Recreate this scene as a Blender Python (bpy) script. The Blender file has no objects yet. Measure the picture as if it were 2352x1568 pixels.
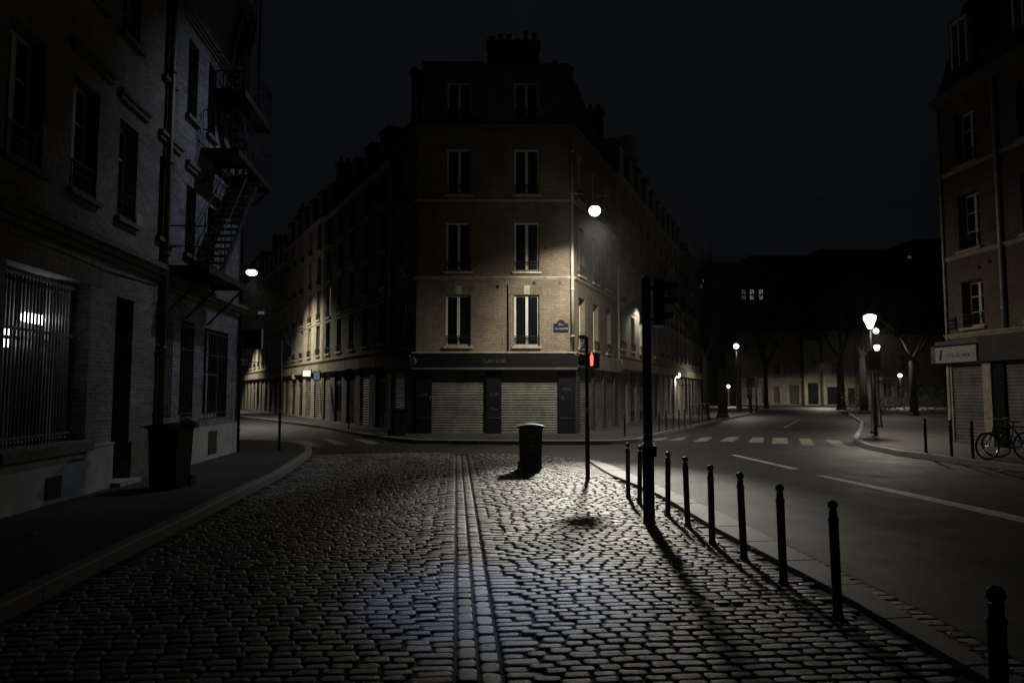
import bpy, math, random
from mathutils import Matrix, Vector
random.seed(7)
PI = math.pi
sc = bpy.context.scene
C = sc.collection
D = bpy.data

# ------------------------------------------------------------------ camera
HAZE = .0004
F, W0, H0 = 1600.0, 2352.0, 1568.0
PITCH = math.atan(116.0 / F)
CAMZ = 1.75
cam = D.objects.new('camera', D.cameras.new('camera'))
C.objects.link(cam)
cam.location = (0, 0, CAMZ)
cam.rotation_euler = (PI / 2 + PITCH, 0, 0)
cam.data.lens = F / W0 * 36
cam.data.sensor_width = 36
cam.data.clip_end = 1500
cam.data.clip_start = 0.05
sc.camera = cam

def ray(px, py):
    dx, dz = (px - W0 / 2) / F, (H0 / 2 - py) / F
    return Vector((dx, math.cos(PITCH) - dz * math.sin(PITCH), math.sin(PITCH) + dz * math.cos(PITCH)))
def G(px, py, z=0.0):
    r = ray(px, py)
    k = (z - CAMZ) / r.z
    return Vector((r.x * k, r.y * k, z))
def AT(px, py, Y):
    r = ray(px, py)
    k = Y / r.y
    return Vector((r.x * k, Y, CAMZ + r.z * k))

# ------------------------------------------------------------------ materials
def new_mat(name):
    m = D.materials.new(name)
    m.use_nodes = True
    nt = m.node_tree
    return m, nt, nt.nodes['Principled BSDF']
def ramp(nt, fac, c0, c1, p0=0.3, p1=0.7):
    r = nt.nodes.new('ShaderNodeValToRGB')
    r.color_ramp.elements[0].position = p0
    r.color_ramp.elements[1].position = p1
    r.color_ramp.elements[0].color = (*c0, 1)
    r.color_ramp.elements[1].color = (*c1, 1)
    nt.links.new(fac, r.inputs[0])
    return r.outputs[0]
def noise(nt, scale, detail=4, rough=.6, vec=None):
    n = nt.nodes.new('ShaderNodeTexNoise')
    n.inputs['Scale'].default_value = scale
    n.inputs['Detail'].default_value = detail
    n.inputs['Roughness'].default_value = rough
    if vec is None:
        tc = nt.nodes.new('ShaderNodeTexCoord'); vec = tc.outputs['Object']
    nt.links.new(vec, n.inputs['Vector'])
    return n.outputs[0]
def bump(nt, b, h, strength, dist):
    n = nt.nodes.new('ShaderNodeBump')
    n.inputs['Strength'].default_value = strength
    n.inputs['Distance'].default_value = dist
    nt.links.new(h, n.inputs['Height'])
    nt.links.new(n.outputs[0], b.inputs['Normal'])
def mixc(nt, fac, a, b, mode='MIX'):
    n = nt.nodes.new('ShaderNodeMix'); n.data_type = 'RGBA'; n.blend_type = mode
    for i, v in ((0, fac), (6, a), (7, b)):
        if hasattr(v, 'is_output'): nt.links.new(v, n.inputs[i])
        else: n.inputs[i].default_value = v if i == 0 else (*v, 1)
    return n.outputs[2]
def plain(name, col, rough=.6, metal=0, var=.25, scale=6, bmp=0.0, spec=.5):
    m, nt, b = new_mat(name)
    c0 = tuple(c * (1 - var) for c in col); c1 = tuple(min(1, c * (1 + var)) for c in col)
    f = noise(nt, scale)
    nt.links.new(ramp(nt, f, c0, c1), b.inputs['Base Color'])
    b.inputs['Roughness'].default_value = rough
    b.inputs['Metallic'].default_value = metal
    b.inputs['Specular IOR Level'].default_value = spec
    if bmp: bump(nt, b, noise(nt, scale * 8), bmp, .01)
    return m
def brick(name, c1, c2, mortar, w=.22, h=.065, dirt=.5, rough=.85, off=.5, vert=False):
    m, nt, b = new_mat(name)
    tc = nt.nodes.new('ShaderNodeTexCoord')
    sp = nt.nodes.new('ShaderNodeSeparateXYZ'); nt.links.new(tc.outputs['Object'], sp.inputs[0])
    cb = nt.nodes.new('ShaderNodeCombineXYZ')
    ad = nt.nodes.new('ShaderNodeMath'); ad.operation = 'ADD'
    nt.links.new(sp.outputs[0], ad.inputs[0]); nt.links.new(sp.outputs[1], ad.inputs[1])
    if vert:
        nt.links.new(sp.outputs[2], cb.inputs[0]); nt.links.new(ad.outputs[0], cb.inputs[1])
    else:
        nt.links.new(ad.outputs[0], cb.inputs[0]); nt.links.new(sp.outputs[2], cb.inputs[1])
    t = nt.nodes.new('ShaderNodeTexBrick')
    t.inputs['Scale'].default_value = 1
    t.inputs['Brick Width'].default_value = w
    t.inputs['Row Height'].default_value = h
    t.inputs['Mortar Size'].default_value = .006
    t.inputs['Mortar Smooth'].default_value = .3
    t.inputs['Bias'].default_value = 0
    t.inputs['Color1'].default_value = (*c1, 1)
    t.inputs['Color2'].default_value = (*c2, 1)
    t.inputs['Mortar'].default_value = (*mortar, 1)
    t.offset = off
    nt.links.new(cb.outputs[0], t.inputs['Vector'])
    n1 = noise(nt, .7, 6, .65)
    d = ramp(nt, n1, (1 - dirt,) * 3, (1.15,) * 3, .3, .65)
    c = mixc(nt, 1.0, t.outputs['Color'], d, 'MULTIPLY')
    n2 = noise(nt, 14, 3, .7)
    d2 = ramp(nt, n2, (.55,) * 3, (1.35,) * 3, .3, .7)
    c = mixc(nt, 1.0, c, d2, 'MULTIPLY')
    nt.links.new(c, b.inputs['Base Color'])
    b.inputs['Roughness'].default_value = rough
    bump(nt, b, t.outputs['Fac'], -.6, .008)
    return m
def emis(name, col, s):
    m, nt, b = new_mat(name)
    b.inputs['Base Color'].default_value = (*[c * .5 for c in col], 1)
    b.inputs['Emission Color'].default_value = (*col, 1)
    b.inputs['Emission Strength'].default_value = s
    return m

M = {}
M['brick_warm'] = brick('warm_brick', (.20, .16, .115), (.145, .11, .08), (.33, .27, .20))
M['brick_cool'] = brick('grey_painted_brick', (.27, .27, .29), (.14, .14, .155), (.06, .06, .07), dirt=.5)
M['brick_old'] = brick('old_brown_brick', (.24, .215, .19), (.15, .13, .115), (.30, .28, .26), dirt=.5)
M['brick_soldier'] = brick('soldier_brick', (.20, .17, .11), (.15, .125, .08), (.09, .08, .06), w=.22, h=.07, vert=True, off=0)
M['brick_right'] = brick('orange_brick', (.14, .105, .075), (.10, .075, .055), (.28, .22, .16))
M['plaster'] = plain('aged_plaster', (.34, .30, .22), .85, var=.35, scale=1.5, bmp=.3)
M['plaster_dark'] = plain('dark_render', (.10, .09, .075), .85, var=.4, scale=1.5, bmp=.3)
M['plaster_grey'] = plain('grey_render', (.22, .20, .17), .85, var=.35, scale=1.2, bmp=.3)
M['stone'] = plain('limestone_trim', (.38, .34, .26), .8, var=.35, scale=5, bmp=.35)
M['stone_pale'] = plain('pale_painted_plinth', (.36, .35, .33), .75, var=.22, scale=2.2, bmp=.3)
M['stone_dirty'] = plain('dirty_ledge', (.13, .12, .10), .85, var=.4, scale=5, bmp=.3)
M['zinc'] = plain('zinc_roof', (.05, .052, .06), .7, .1, .3, 3)
M['chim'] = brick('chimney_brick', (.07, .055, .045), (.05, .04, .03), (.06, .05, .045))
M['pot'] = plain('terracotta_pot', (.09, .05, .035), .8)
M['white_frame'] = plain('white_painted_wood', (.60, .58, .52), .55, var=.12)
M['olive_frame'] = plain('olive_painted_wood', (.45, .44, .40), .6, var=.15)
M['grey_frame'] = plain('grey_painted_wood', (.24, .24, .25), .6, var=.15)
M['black'] = plain('black_painted_iron', (.012, .012, .014), .42, .0, .3, 10)
M['iron'] = plain('fire_escape_iron', (.02, .02, .022), .55, .2, .3, 10)
M['shop_black'] = plain('black_shopfront_paint', (.007, .007, .010), .6, 0, .3, 4, spec=.2)
M['shop_dark'] = plain('dark_shopfront_wood', (.035, .035, .03), .6, 0, .4, 4)
M['shop_grey'] = plain('grey_shop_fascia', (.10, .095, .09), .65, 0, .3, 4)
M['shop_red'] = plain('faded_red_shop_sign', (.24, .07, .05), .6, 0, .5, 4)
M['shop_cream'] = plain('cream_shop_fascia', (.24, .21, .13), .7, 0, .3, 3)
M['shop_white'] = plain('white_shop_sign', (.36, .355, .33), .6, 0, .25, 7)
M['shutter'] = plain('grey_steel_shutter', (.16, .16, .135), .6, .1, .45, 1.6)
M['shutter_pale'] = plain('cream_steel_shutter', (.6, .57, .45), .55, .1, .2, 2.5)
M['pipe'] = plain('painted_zinc_pipe', (.5, .48, .42), .55, .2, .25, 3)
M['pipe_olive'] = plain('olive_drainpipe', (.13, .115, .07), .5, .1, .3, 3)
M['bin'] = plain('dark_green_plastic', (.007, .009, .007), .5, 0, .2, 8, spec=.15)
M['bin_black'] = plain('black_plastic', (.006, .006, .007), .5, 0, .2, 8, spec=.2)
M['mark'] = plain('faded_grey_print', (.085, .09, .08), .6)
M['kerb'] = plain('granite_kerb', (.20, .195, .185), .6, 0, .3, 30, .4)
M['paint_bright'] = plain('white_lane_paint', (.6, .59, .54), .6, 0, .35, 9)
M['paint'] = plain('worn_road_paint', (.19, .185, .165), .6, 0, .55, 9)
M['bark'] = plain('plane_tree_bark', (.022, .019, .016), .9, 0, .4, 10, .5)
M['hedge'] = plain('dark_hedge_leaf', (.035, .045, .02), .7, 0, .4, 10)
M['enamel'] = plain('blue_enamel', (.010, .010, .018), .35)
M['enamel_green'] = plain('green_enamel', (.01, .02, .013), .35)
M['enamel_white'] = plain('white_enamel', (.42, .42, .40), .5)
M['sign_back'] = plain('galvanised_sign_back', (.20, .20, .21), .7, .0, .2)
M['sign_rim'] = plain('pale_sign_rim', (.26, .26, .25), .6)
M['sign_red'] = plain('red_reflective', (.16, .012, .015), .5)
M['sign_blue'] = plain('blue_reflective', (.015, .015, .06), .5)
M['steel'] = plain('bright_steel', (.45, .46, .48), .3, .8, .1)
M['steel_cold'] = plain('galvanised_steel', (.42, .44, .48), .35, .5, .1)
M['tyre'] = plain('bicycle_tyre', (.02, .02, .02), .8)
M['litter'] = plain('crumpled_paper', (.6, .6, .56), .6, 0, .2, 20)
M['leaf'] = plain('dead_leaf', (.16, .12, .06), .7, 0, .5, 20)
M['lamp_w'] = emis('lit_lamp_glass', (1.0, .95, .82), 9)
M['lamp_l'] = emis('lit_lantern_glass', (1.0, .90, .72), 7)
M['lamp_s'] = emis('lit_small_lantern', (1.0, .88, .68), 2.6)
M['sign_lit'] = emis('lit_sign_face', (1.0, .86, .62), 1.3)
M['sign_cool'] = emis('lit_cool_sign', (.45, .5, .75), .22)
M['win_lit'] = emis('lit_window_glass', (.62, .75, .74), .2)
M['win_dim'] = emis('dim_lit_window_glass', (.5, .55, .6), .10)
M['win_warm'] = emis('lit_stair_window', (.85, .82, .7), .08)
M['blue_shop'] = emis('lit_blue_shop_display', (.25, .32, .75), .22)
M['tube'] = emis('lamp_reflection_glow', (.88, .93, 1.0), 6)
M['red_man'] = emis('red_signal_lamp', (1.0, .10, .07), 3)
def glass_dark():
    m, nt, b = new_mat('dark_window_glass')
    b.inputs['Base Color'].default_value = (.006, .007, .010, 1)
    b.inputs['Roughness'].default_value = .12
    bump(nt, b, noise(nt, 2.5, 2), .15, .02)
    return m
M['glass'] = glass_dark()
def asphalt(name, c0, c1, rough=.62, bs=.7):
    m, nt, b = new_mat(name)
    big = ramp(nt, noise(nt, .35, 5, .6), c0, c1, .35, .65)
    big = mixc(nt, 1.0, big, ramp(nt, noise(nt, 5, 5, .7), (.82,) * 3, (1.18,) * 3, .35, .65), 'MULTIPLY')
    fine = ramp(nt, noise(nt, 30, 8, .9), (.3,) * 3, (1.9,) * 3, .38, .62)
    nt.links.new(mixc(nt, 1.0, big, fine, 'MULTIPLY'), b.inputs['Base Color'])
    nt.links.new(ramp(nt, noise(nt, 1.3, 6, .7), (rough + .0,) * 3, (rough + .13,) * 3, .35, .65), b.inputs['Roughness'])
    b.inputs['Specular IOR Level'].default_value = .4
    bump(nt, b, noise(nt, 40, 6, .9), bs * 1.3, .012)
    return m
M['asphalt'] = asphalt('road_asphalt', (.010, .0095, .009), (.021, .0198, .018), .54)
M['pave'] = asphalt('pavement_asphalt', (.022, .021, .020), (.046, .043, .04), .65, .5)
M['mortar'] = plain('dark_joint_sand', (.018, .016, .013), .9, 0, .5, 40, .4)
def cobble_mat():
    m, nt, b = new_mat('worn_granite_setts')
    g = nt.nodes.new('ShaderNodeNewGeometry')
    r = nt.nodes.new('ShaderNodeValToRGB')
    e = r.color_ramp.elements
    e[0].color = (.07, .068, .068, 1); e[1].color = (.32, .31, .29, 1); e[1].position = 1
    k = e.new(.5); k.color = (.18, .173, .163, 1)
    k = e.new(.12); k.color = (.11, .09, .075, 1)
    nt.links.new(g.outputs['Random Per Island'], r.inputs[0])
    s = ramp(nt, noise(nt, 45, 4, .7), (.5,) * 3, (1.35,) * 3, .3, .7)
    big = ramp(nt, noise(nt, .5, 3, .6), (.75,) * 3, (1.15,) * 3, .35, .65)
    c = mixc(nt, 1.0, r.outputs[0], s, 'MULTIPLY')
    c = mixc(nt, 1.0, c, big, 'MULTIPLY')
    nt.links.new(c, b.inputs['Base Color'])
    ro = nt.nodes.new('ShaderNodeMapRange')
    ro.inputs[3].default_value = .30; ro.inputs[4].default_value = .62
    nt.links.new(noise(nt, 3, 3), ro.inputs[0])
    nt.links.new(ro.outputs[0], b.inputs['Roughness'])
    bump(nt, b, noise(nt, 38, 6, .75), .9, .010)
    return m
M['cobble'] = cobble_mat()

# ------------------------------------------------------------------ mesh builder
WM = {}   # world matrices of things and parts
def tag(o, label=None, cat=None, group=None, kind=None):
    if label: o['label'] = label
    if cat: o['category'] = cat
    if group: o['group'] = group
    if kind: o['kind'] = kind
    return o
def link(o, parent=None, world=None):
    world = world or Matrix.Identity(4)
    C.objects.link(o)
    WM[o.name] = world
    if parent is not None:
        o.parent = parent
        o.matrix_parent_inverse = Matrix.Identity(4)
        o.matrix_local = WM[parent.name].inverted() @ world
    else:
        o.matrix_local = world
    return o
def empty(name, loc=(0, 0, 0), rz=0.0, label=None, cat=None, group=None):
    o = D.objects.new(name, None)
    o.empty_display_size = .2
    link(o, None, Matrix.Translation(loc) @ Matrix.Rotation(rz, 4, 'Z'))
    return tag(o, label, cat, group)
class MB:
    def __init__(s): s.v = []; s.f = []
    def add(s, vs, fs):
        n = len(s.v); s.v += [tuple(v) for v in vs]; s.f += [tuple(i + n for i in f) for f in fs]; return s
    def box(s, x0, y0, z0, x1, y1, z1, m=None):
        vs = [Vector(p) for p in ((x0, y0, z0), (x1, y0, z0), (x1, y1, z0), (x0, y1, z0), (x0, y0, z1), (x1, y0, z1), (x1, y1, z1), (x0, y1, z1))]
        if m is not None: vs = [m @ v for v in vs]
        return s.add(vs, [(0, 3, 2, 1), (4, 5, 6, 7), (0, 1, 5, 4), (1, 2, 6, 5), (2, 3, 7, 6), (3, 0, 4, 7)])
    def tube(s, a, b, r0, r1=None, n=10, caps=True):
        r1 = r0 if r1 is None else r1
        a, b = Vector(a), Vector(b)
        d = (b - a)
        if d.length < 1e-6: return s
        d.normalize()
        u = d.orthogonal().normalized(); w = d.cross(u)
        vs = []
        for p, r in ((a, r0), (b, r1)):
            for i in range(n):
                t = 2 * PI * i / n
                vs.append(p + (u * math.cos(t) + w * math.sin(t)) * r)
        fs = [(i, (i + 1) % n, n + (i + 1) % n, n + i) for i in range(n)]
        if caps: fs += [tuple(reversed(range(n))), tuple(range(n, 2 * n))]
        return s.add(vs, fs)
    def path(s, pts, r, n=8):
        for a, b in zip(pts, pts[1:]): s.tube(a, b, r, r, n)
        return s
    def lathe(s, prof, n=16, o=(0, 0, 0)):
        vs = []; fs = []
        for r, z in prof:
            for i in range(n):
                t = 2 * PI * i / n
                vs.append((o[0] + r * math.cos(t), o[1] + r * math.sin(t), o[2] + z))
        for k in range(len(prof) - 1):
            for i in range(n):
                fs.append((k * n + i, k * n + (i + 1) % n, (k + 1) * n + (i + 1) % n, (k + 1) * n + i))
        fs.append(tuple(reversed(range(n)))); fs.append(tuple(range((len(prof) - 1) * n, len(prof) * n)))
        return s.add(vs, fs)
    def prism(s, poly, z0, z1):
        n = len(poly)
        vs = [(p[0], p[1], z0) for p in poly] + [(p[0], p[1], z1) for p in poly]
        fs = [(i, (i + 1) % n, n + (i + 1) % n, n + i) for i in range(n)] + [tuple(reversed(range(n))), tuple(range(n, 2 * n))]
        return s.add(vs, fs)
    def ring(s, c, r, t, ax=(0, 1, 0), n=28, m=6):
        """torus"""
        ax = Vector(ax).normalized(); u = ax.orthogonal().normalized(); w = ax.cross(u); c = Vector(c)
        vs = []; fs = []
        for i in range(n):
            a = 2 * PI * i / n; d = u * math.cos(a) + w * math.sin(a)
            for j in range(m):
                b = 2 * PI * j / m
                vs.append(c + d * (r + t * math.cos(b)) + ax * t * math.sin(b))
        for i in range(n):
            for j in range(m):
                fs.append((i * m + j, ((i + 1) % n) * m + j, ((i + 1) % n) * m + (j + 1) % m, i * m + (j + 1) % m))
        return s.add(vs, fs)
    def mesh(s, name, mat, smooth=False):
        me = D.meshes.new(name)
        me.from_pydata(s.v, [], s.f)
        me.materials.append(M[mat] if isinstance(mat, str) else mat)
        if smooth:
            me.polygons.foreach_set('use_smooth', [True] * len(me.polygons))
        me.validate(); me.update()
        return me
    def build(s, name, mat, parent=None, world=None, smooth=False):
        o = D.objects.new(name, s.mesh(name, mat, smooth))
        return link(o, parent, world)
def fix_normals(o):
    import bmesh
    bm = bmesh.new(); bm.from_mesh(o.data); bmesh.ops.recalc_face_normals(bm, faces=bm.faces); bm.to_mesh(o.data); bm.free()
    return o
def struct(o): o['kind'] = 'structure'; return o
def copy_tree(o, world_shift, parent=None, label=None):
    c = o.copy(); C.objects.link(c)
    WM[c.name] = world_shift @ WM[o.name]
    if parent is not None:
        c.parent = parent
    else:
        c.matrix_local = WM[c.name]
    if label: c['label'] = label
    for ch in [x for x in D.objects if x.parent == o]:
        copy_tree(ch, world_shift, c)
    return c

# ------------------------------------------------------------------ frames
def frame(o, d):
    """facade frame: local +x along d, local -y is outward"""
    x = Vector((d[0], d[1], 0)).normalized(); y = Vector((-x.y, x.x, 0))
    return Matrix(((x.x, y.x, 0, o[0]), (x.y, y.y, 0, o[1]), (0, 0, 1, 0), (0, 0, 0, 1)))
class Wall:
    def __init__(s, origin, d): s.F = frame(origin, d); s.I = s.F.inverted()
    def px(s, px, py):
        """(along, height) of the facade point seen at that place of the photograph"""
        r = ray(px, py); o = s.I @ Vector((0, 0, CAMZ)); v = s.I.to_3x3() @ r
        k = -o.y / v.y
        p = o + v * k
        return p.x, p.z
    def at(s, x, z=0, y=0): return s.F @ Matrix.Translation((x, y, z))

def wall_mesh(x0, x1, z0, z1, holes, depth=.2):
    mb = MB()
    xs = sorted({x0, x1, *[h[0] for h in holes], *[h[1] for h in holes]})
    zs = sorted({z0, z1, *[h[2] for h in holes], *[h[3] for h in holes]})
    xs = [x for x in xs if x0 <= x <= x1]; zs = [z for z in zs if z0 <= z <= z1]
    for a, b in zip(xs, xs[1:]):
        for c, d in zip(zs, zs[1:]):
            mx, mz = (a + b) / 2, (c + d) / 2
            if any(h[0] < mx < h[1] and h[2] < mz < h[3] for h in holes): continue
            mb.add([(a, 0, c), (b, 0, c), (b, 0, d), (a, 0, d)], [(0, 1, 2, 3)])
    for (a, b, c, d) in holes:
        mb.add([(a, 0, c), (a, 0, d), (a, depth, d), (a, depth, c)], [(0, 1, 2, 3)])
        mb.add([(b, 0, c), (b, depth, c), (b, depth, d), (b, 0, d)], [(0, 1, 2, 3)])
        mb.add([(a, 0, c), (a, depth, c), (b, depth, c), (b, 0, c)], [(0, 1, 2, 3)])
        mb.add([(a, 0, d), (b, 0, d), (b, depth, d), (a, depth, d)], [(0, 1, 2, 3)])
    return mb
MC = {}
def cached(key, fn):
    if key not in MC: MC[key] = fn()
    return MC[key]
def inst(name, me, parent, world):
    o = D.objects.new(name, me); return link(o, parent, world)
def win_frame(w, h, mat, bars=0):
    mb = MB(); t = .075
    mb.box(0, -.03, 0, t, .03, h); mb.box(w - t, -.03, 0, w, .03, h)
    mb.box(t, -.03, h - t, w - t, .03, h); mb.box(t, -.03, 0, w - t, .03, t * 1.3)
    mb.box(w / 2 - .055, -.045, t * 1.3, w / 2 + .055, .028, h - t)
    for k in range(bars):
        z = h * (k + 1) / (bars + 1)
        mb.box(t, -.022, z - .015, w / 2 - .055, .022, z + .015); mb.box(w / 2 + .055, -.022, z - .015, w - t, .022, z + .015)
    return mb.mesh('window', mat)
def rail_mesh(w, h=.45):
    mb = MB()
    mb.box(0, -.02, h - .03, w, .02, h); mb.box(0, -.012, .06, w, .012, .085); mb.box(0, -.012, h * .62, w, .012, h * .62 + .02)
    n = max(5, int(w / .11))
    for i in range(n + 1):
        x = .01 + (w - .02) * i / n
        mb.box(x - .008, -.008, .06, x + .008, .008, h)
    for i in range(n):
        x = .01 + (w - .02) * (i + .5) / n
        mb.ring((x, 0, h * .81), .03, .006, (0, 1, 0), 8, 4)
    return mb.mesh('railing', 'black')
def add_window(parent, wl, x0, x1, z0, z1, mat='white_frame', rail=True, depth=.14, pane='glass', bars=0, sill=True, rail_y=-.05, rail_h=.45, sillmat='stone'):
    w, h = round(x1 - x0, 2), round(z1 - z0, 2)
    x1 = x0 + w; z1 = z0 + h
    o = inst('window', cached(('w', w, h, mat, bars), lambda: win_frame(w, h, mat, bars)), parent, wl.at(x0, z0, depth))
    inst('pane', cached(('p', w, h, pane), lambda: MB().box(.05, .0, .07, w - .05, .015, h - .05).mesh('pane', pane)), o, wl.at(x0, z0, depth))
    if rail: inst('railing', cached(('r', w, rail_h), lambda: rail_mesh(w, rail_h)), o, wl.at(x0, z0, rail_y))
    if sill: inst('sill', cached(('s', w, sillmat), lambda: MB().box(-.08, -.09, -.09, w + .08, depth - .03, -.003).mesh('sill', sillmat)), o, wl.at(x0, z0, 0))
    return o
def shutter_mesh(w, h, mat, slat=.1):
    mb = MB(); n = int(h / slat); s = h / n
    prof = []
    for i in range(n):
        z = i * s
        prof += [(0, z), (-.022, z + s * .35), (-.022, z + s * .7), (0, z + s * .97)]
    prof.append((0, h))
    vs = []; fs = []
    for (y, z) in prof: vs += [(0, y, z), (w, y, z)]
    for i in range(len(prof) - 1): fs.append((2 * i, 2 * i + 1, 2 * i + 3, 2 * i + 2))
    mb.add(vs, fs)
    mb.box(0, .004, 0, w, .03, h); mb.box(0, -.035, 0, w, -.0225, .08)
    return mb.mesh('shutter', mat)
def add_shutter(parent, wl, x0, x1, z0, z1, mat='shutter', y=0, slat=.1):
    w, h = x1 - x0, z1 - z0
    return inst('shutter', shutter_mesh(w, h, mat, slat), parent, wl.at(x0, z0, y))
def part_box(parent, name, mat, wl, x0, y0, z0, x1, y1, z1):
    return MB().box(x0, y0, z0, x1, y1, z1).build(name, mat, parent, wl.F)
def pipe(parent, wl, x, z0, z1, mat='pipe', r=.05, name='drainpipe', y=None):
    y = -r - .02 if y is None else y
    mb = MB().tube((x, y, z0), (x, y, z1), r, r, 10)
    z = z0 + .6
    while z < z1:
        mb.tube((x, y, z), (x, y, z + .06), r * 1.25, r * 1.25, 10); z += 1.9
    return mb.build(name, mat, parent, wl.F, True)
def cornice(parent, wl, x0, x1, z, h=.22, out=.2, mat='stone', name='cornice'):
    mb = MB()
    for k in range(3):
        mb.box(x0, -out * (k + 1) / 3, z + h * k / 3, x1, -.001, z + h * (k + 1) / 3 - (.0 if k == 2 else .0))
    return mb.build(name, mat, parent, wl.F)
def scribble(parent, wl, x0, x1, z0, z1, mat, y=-.01, seed=1, n=7, name='lettering'):
    """lettering too blurred to read: small curved strokes at its place and size"""
    rnd = random.Random(seed); mb = MB(); w = (x1 - x0) / n; h = z1 - z0; r = h * .07
    for i in range(n):
        cx = x0 + w * (i + .5); k = rnd.choice('oculv'); a = w * .36
        if k in 'ocu':
            lo, hi = {'o': (0, 2 * PI), 'c': (.8, 5.5), 'u': (PI, 2 * PI)}[k]
            pts = [(cx + a * math.cos(lo + (hi - lo) * j / 8), y, z0 + h * .4 + h * .36 * math.sin(lo + (hi - lo) * j / 8)) for j in range(9)]
            mb.path(pts, r, 5)
        elif k == 'l': mb.path([(cx, y, z0), (cx, y, z1)], r, 5)
        else: mb.path([(cx - a, y, z0 + h * .75), (cx, y, z0), (cx + a, y, z0 + h * .75)], r, 5)
    return mb.build(name, mat, parent, wl.F)
def text(parent, wl, s, x0, z0, size, mat, y, name='lettering'):
    cu = D.curves.new(name, 'FONT'); cu.body = s; cu.size = size; cu.extrude = .004
    t = D.objects.new('tmp', cu); C.objects.link(t)
    dg = bpy.context.evaluated_depsgraph_get()
    me = D.meshes.new_from_object(t.evaluated_get(dg)); D.objects.remove(t)
    me.materials.clear(); me.materials.append(M[mat])
    o = D.objects.new(name, me)
    return link(o, parent, wl.F @ Matrix.Translation((x0, y, z0)) @ Matrix.Rotation(PI / 2, 4, 'X'))
def chimney(parent, w, pos, ang, lx, ly, z0, z1, pots, pot_h=.45, mat='chim'):
    """pos is the stack's centre"""
    Fm = Matrix.Translation((pos[0], pos[1], 0)) @ Matrix.Rotation(ang, 4, 'Z')
    mb = MB().box(-lx / 2, -ly / 2, z0, lx / 2, ly / 2, z1 - .18).box(-lx / 2 - .07, -ly / 2 - .07, z1 - .18, lx / 2 + .07, ly / 2 + .07, z1)
    o = mb.build('chimney', mat, parent, Fm)
    for i in range(pots):
        x = -lx / 2 + lx * (i + .5) / pots; h = pot_h * random.uniform(.5, 1.35)
        MB().lathe([(.11, 0), (.09, h * .8), (.12, h * .82), (.12, h)], 10, (x, 0, z1)).build('chimney_pot', 'pot', o, Fm)
    return o

# ------------------------------------------------------------------ ground
STA = math.radians(-4.6)                       # heading of the cobbled street
SU = Vector((math.sin(STA), math.cos(STA)))    # along the street
SV = Vector((math.cos(STA), -math.sin(STA)))   # across, to the right
def uv(x, y): return x * SU.x + y * SU.y, x * SV.x + y * SV.y
def xy(u, v): return u * SU.x + v * SV.x, u * SU.y + v * SV.y
gut = G(1104, 1568); GV = uv(gut.x, gut.y)[1]
def dip(v): return -.05 * math.exp(-((v - GV) / .45) ** 2) + .012 * min(1, abs(v - GV) / 3)


def P2(lst): return [G(a, b).xy for a, b in lst]
def extend_back(p, q, y):  # continue the line q->p back to Y=y
    t = (y - p.y) / (q.y - p.y); return p + (q - p) * t
kl = P2([(0, 1430), (320, 1265), (640, 1100), (690, 1066), (712, 1048), (716, 1040), (708, 1032), (680, 1024), (640, 1020), (537, 1016)])
kl = [extend_back(kl[0], kl[1], -6.0)] + kl + [Vector((-30, 27.5))]
ki = P2([(1398, 1092), (1442, 1110), (1520, 1143), (1643, 1220), (1889, 1350), (2125, 1491)])   # inner edge of bollard kerb
ko = P2([(1344, 1057), (1397, 1069), (1467, 1101), (1537, 1132), (1643, 1178), (1700, 1207), (1843, 1280), (1949, 1340), (2160, 1470)])
ki = ki + [extend_back(ki[-1], ki[-2], -6)]; ko = ko + [extend_back(ko[-1], ko[-2], -6)]
ke = P2([(1646, 1177), (1773, 1231), (1903, 1294), (2089, 1382), (2330, 1505)]); ke = ke + [extend_back(ke[-1], ke[-2], -6)]

def resample(poly, step):
    L = [0]
    for a, b in zip(poly, poly[1:]): L.append(L[-1] + (b - a).length)
    n = max(2, int(L[-1] / step)); out = []
    for i in range(n + 1):
        t = L[-1] * i / n; k = 0
        while k < len(L) - 2 and L[k + 1] < t: k += 1
        out.append(poly[k] + (poly[k + 1] - poly[k]) * ((t - L[k]) / (L[k + 1] - L[k])))
    return out
def offset(poly, d):
    out = []
    for i, p in enumerate(poly):
        a = poly[max(0, i - 1)]; b = poly[min(len(poly) - 1, i + 1)]
        t = (b - a).normalized(); out.append(p + Vector((-t.y, t.x)) * d)
    return out
def kerb_blocks(name, poly, width, z0, z1, step=1.0, gap=.006, jitter=.004):
    """row of kerb stones; poly is the road-side edge, stones lie to its left"""
    P = resample(poly, .25); Q = offset(P, width)
    k = max(1, int(step / .25)); mb = MB(); i = 0
    while i < len(P) - 1:
        j = min(len(P) - 1, i + k); dz = random.uniform(-jitter, jitter); dd = Vector((0, 0))
        idx = list(range(i, j + 1)); A = [P[q].copy() for q in idx]; B = [Q[q].copy() for q in idx]
        for S in (A, B):
            t0 = (S[1] - S[0]).normalized(); S[0] += t0 * gap; t1 = (S[-1] - S[-2]).normalized(); S[-1] -= t1 * gap
        n = len(A); c = .012
        vs = []
        for a, b in zip(A, B):
            w = (b - a).normalized()
            vs += [(a.x, a.y, z0), (a.x, a.y, z1 - c + dz), (a.x + w.x * c, a.y + w.y * c, z1 + dz), (b.x - w.x * c, b.y - w.y * c, z1 + dz), (b.x, b.y, z1 - c + dz), (b.x, b.y, z0)]
        fs = []
        for q in range(n - 1):
            for r in range(5):
                fs.append((q * 6 + r, (q + 1) * 6 + r, (q + 1) * 6 + r + 1, q * 6 + r + 1))
        fs += [tuple(range(6)), tuple(reversed([(n - 1) * 6 + r for r in range(6)]))]
        mb.add(vs, fs)
        i = j
    return struct(fix_normals(mb.build(name, 'kerb')))
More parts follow.
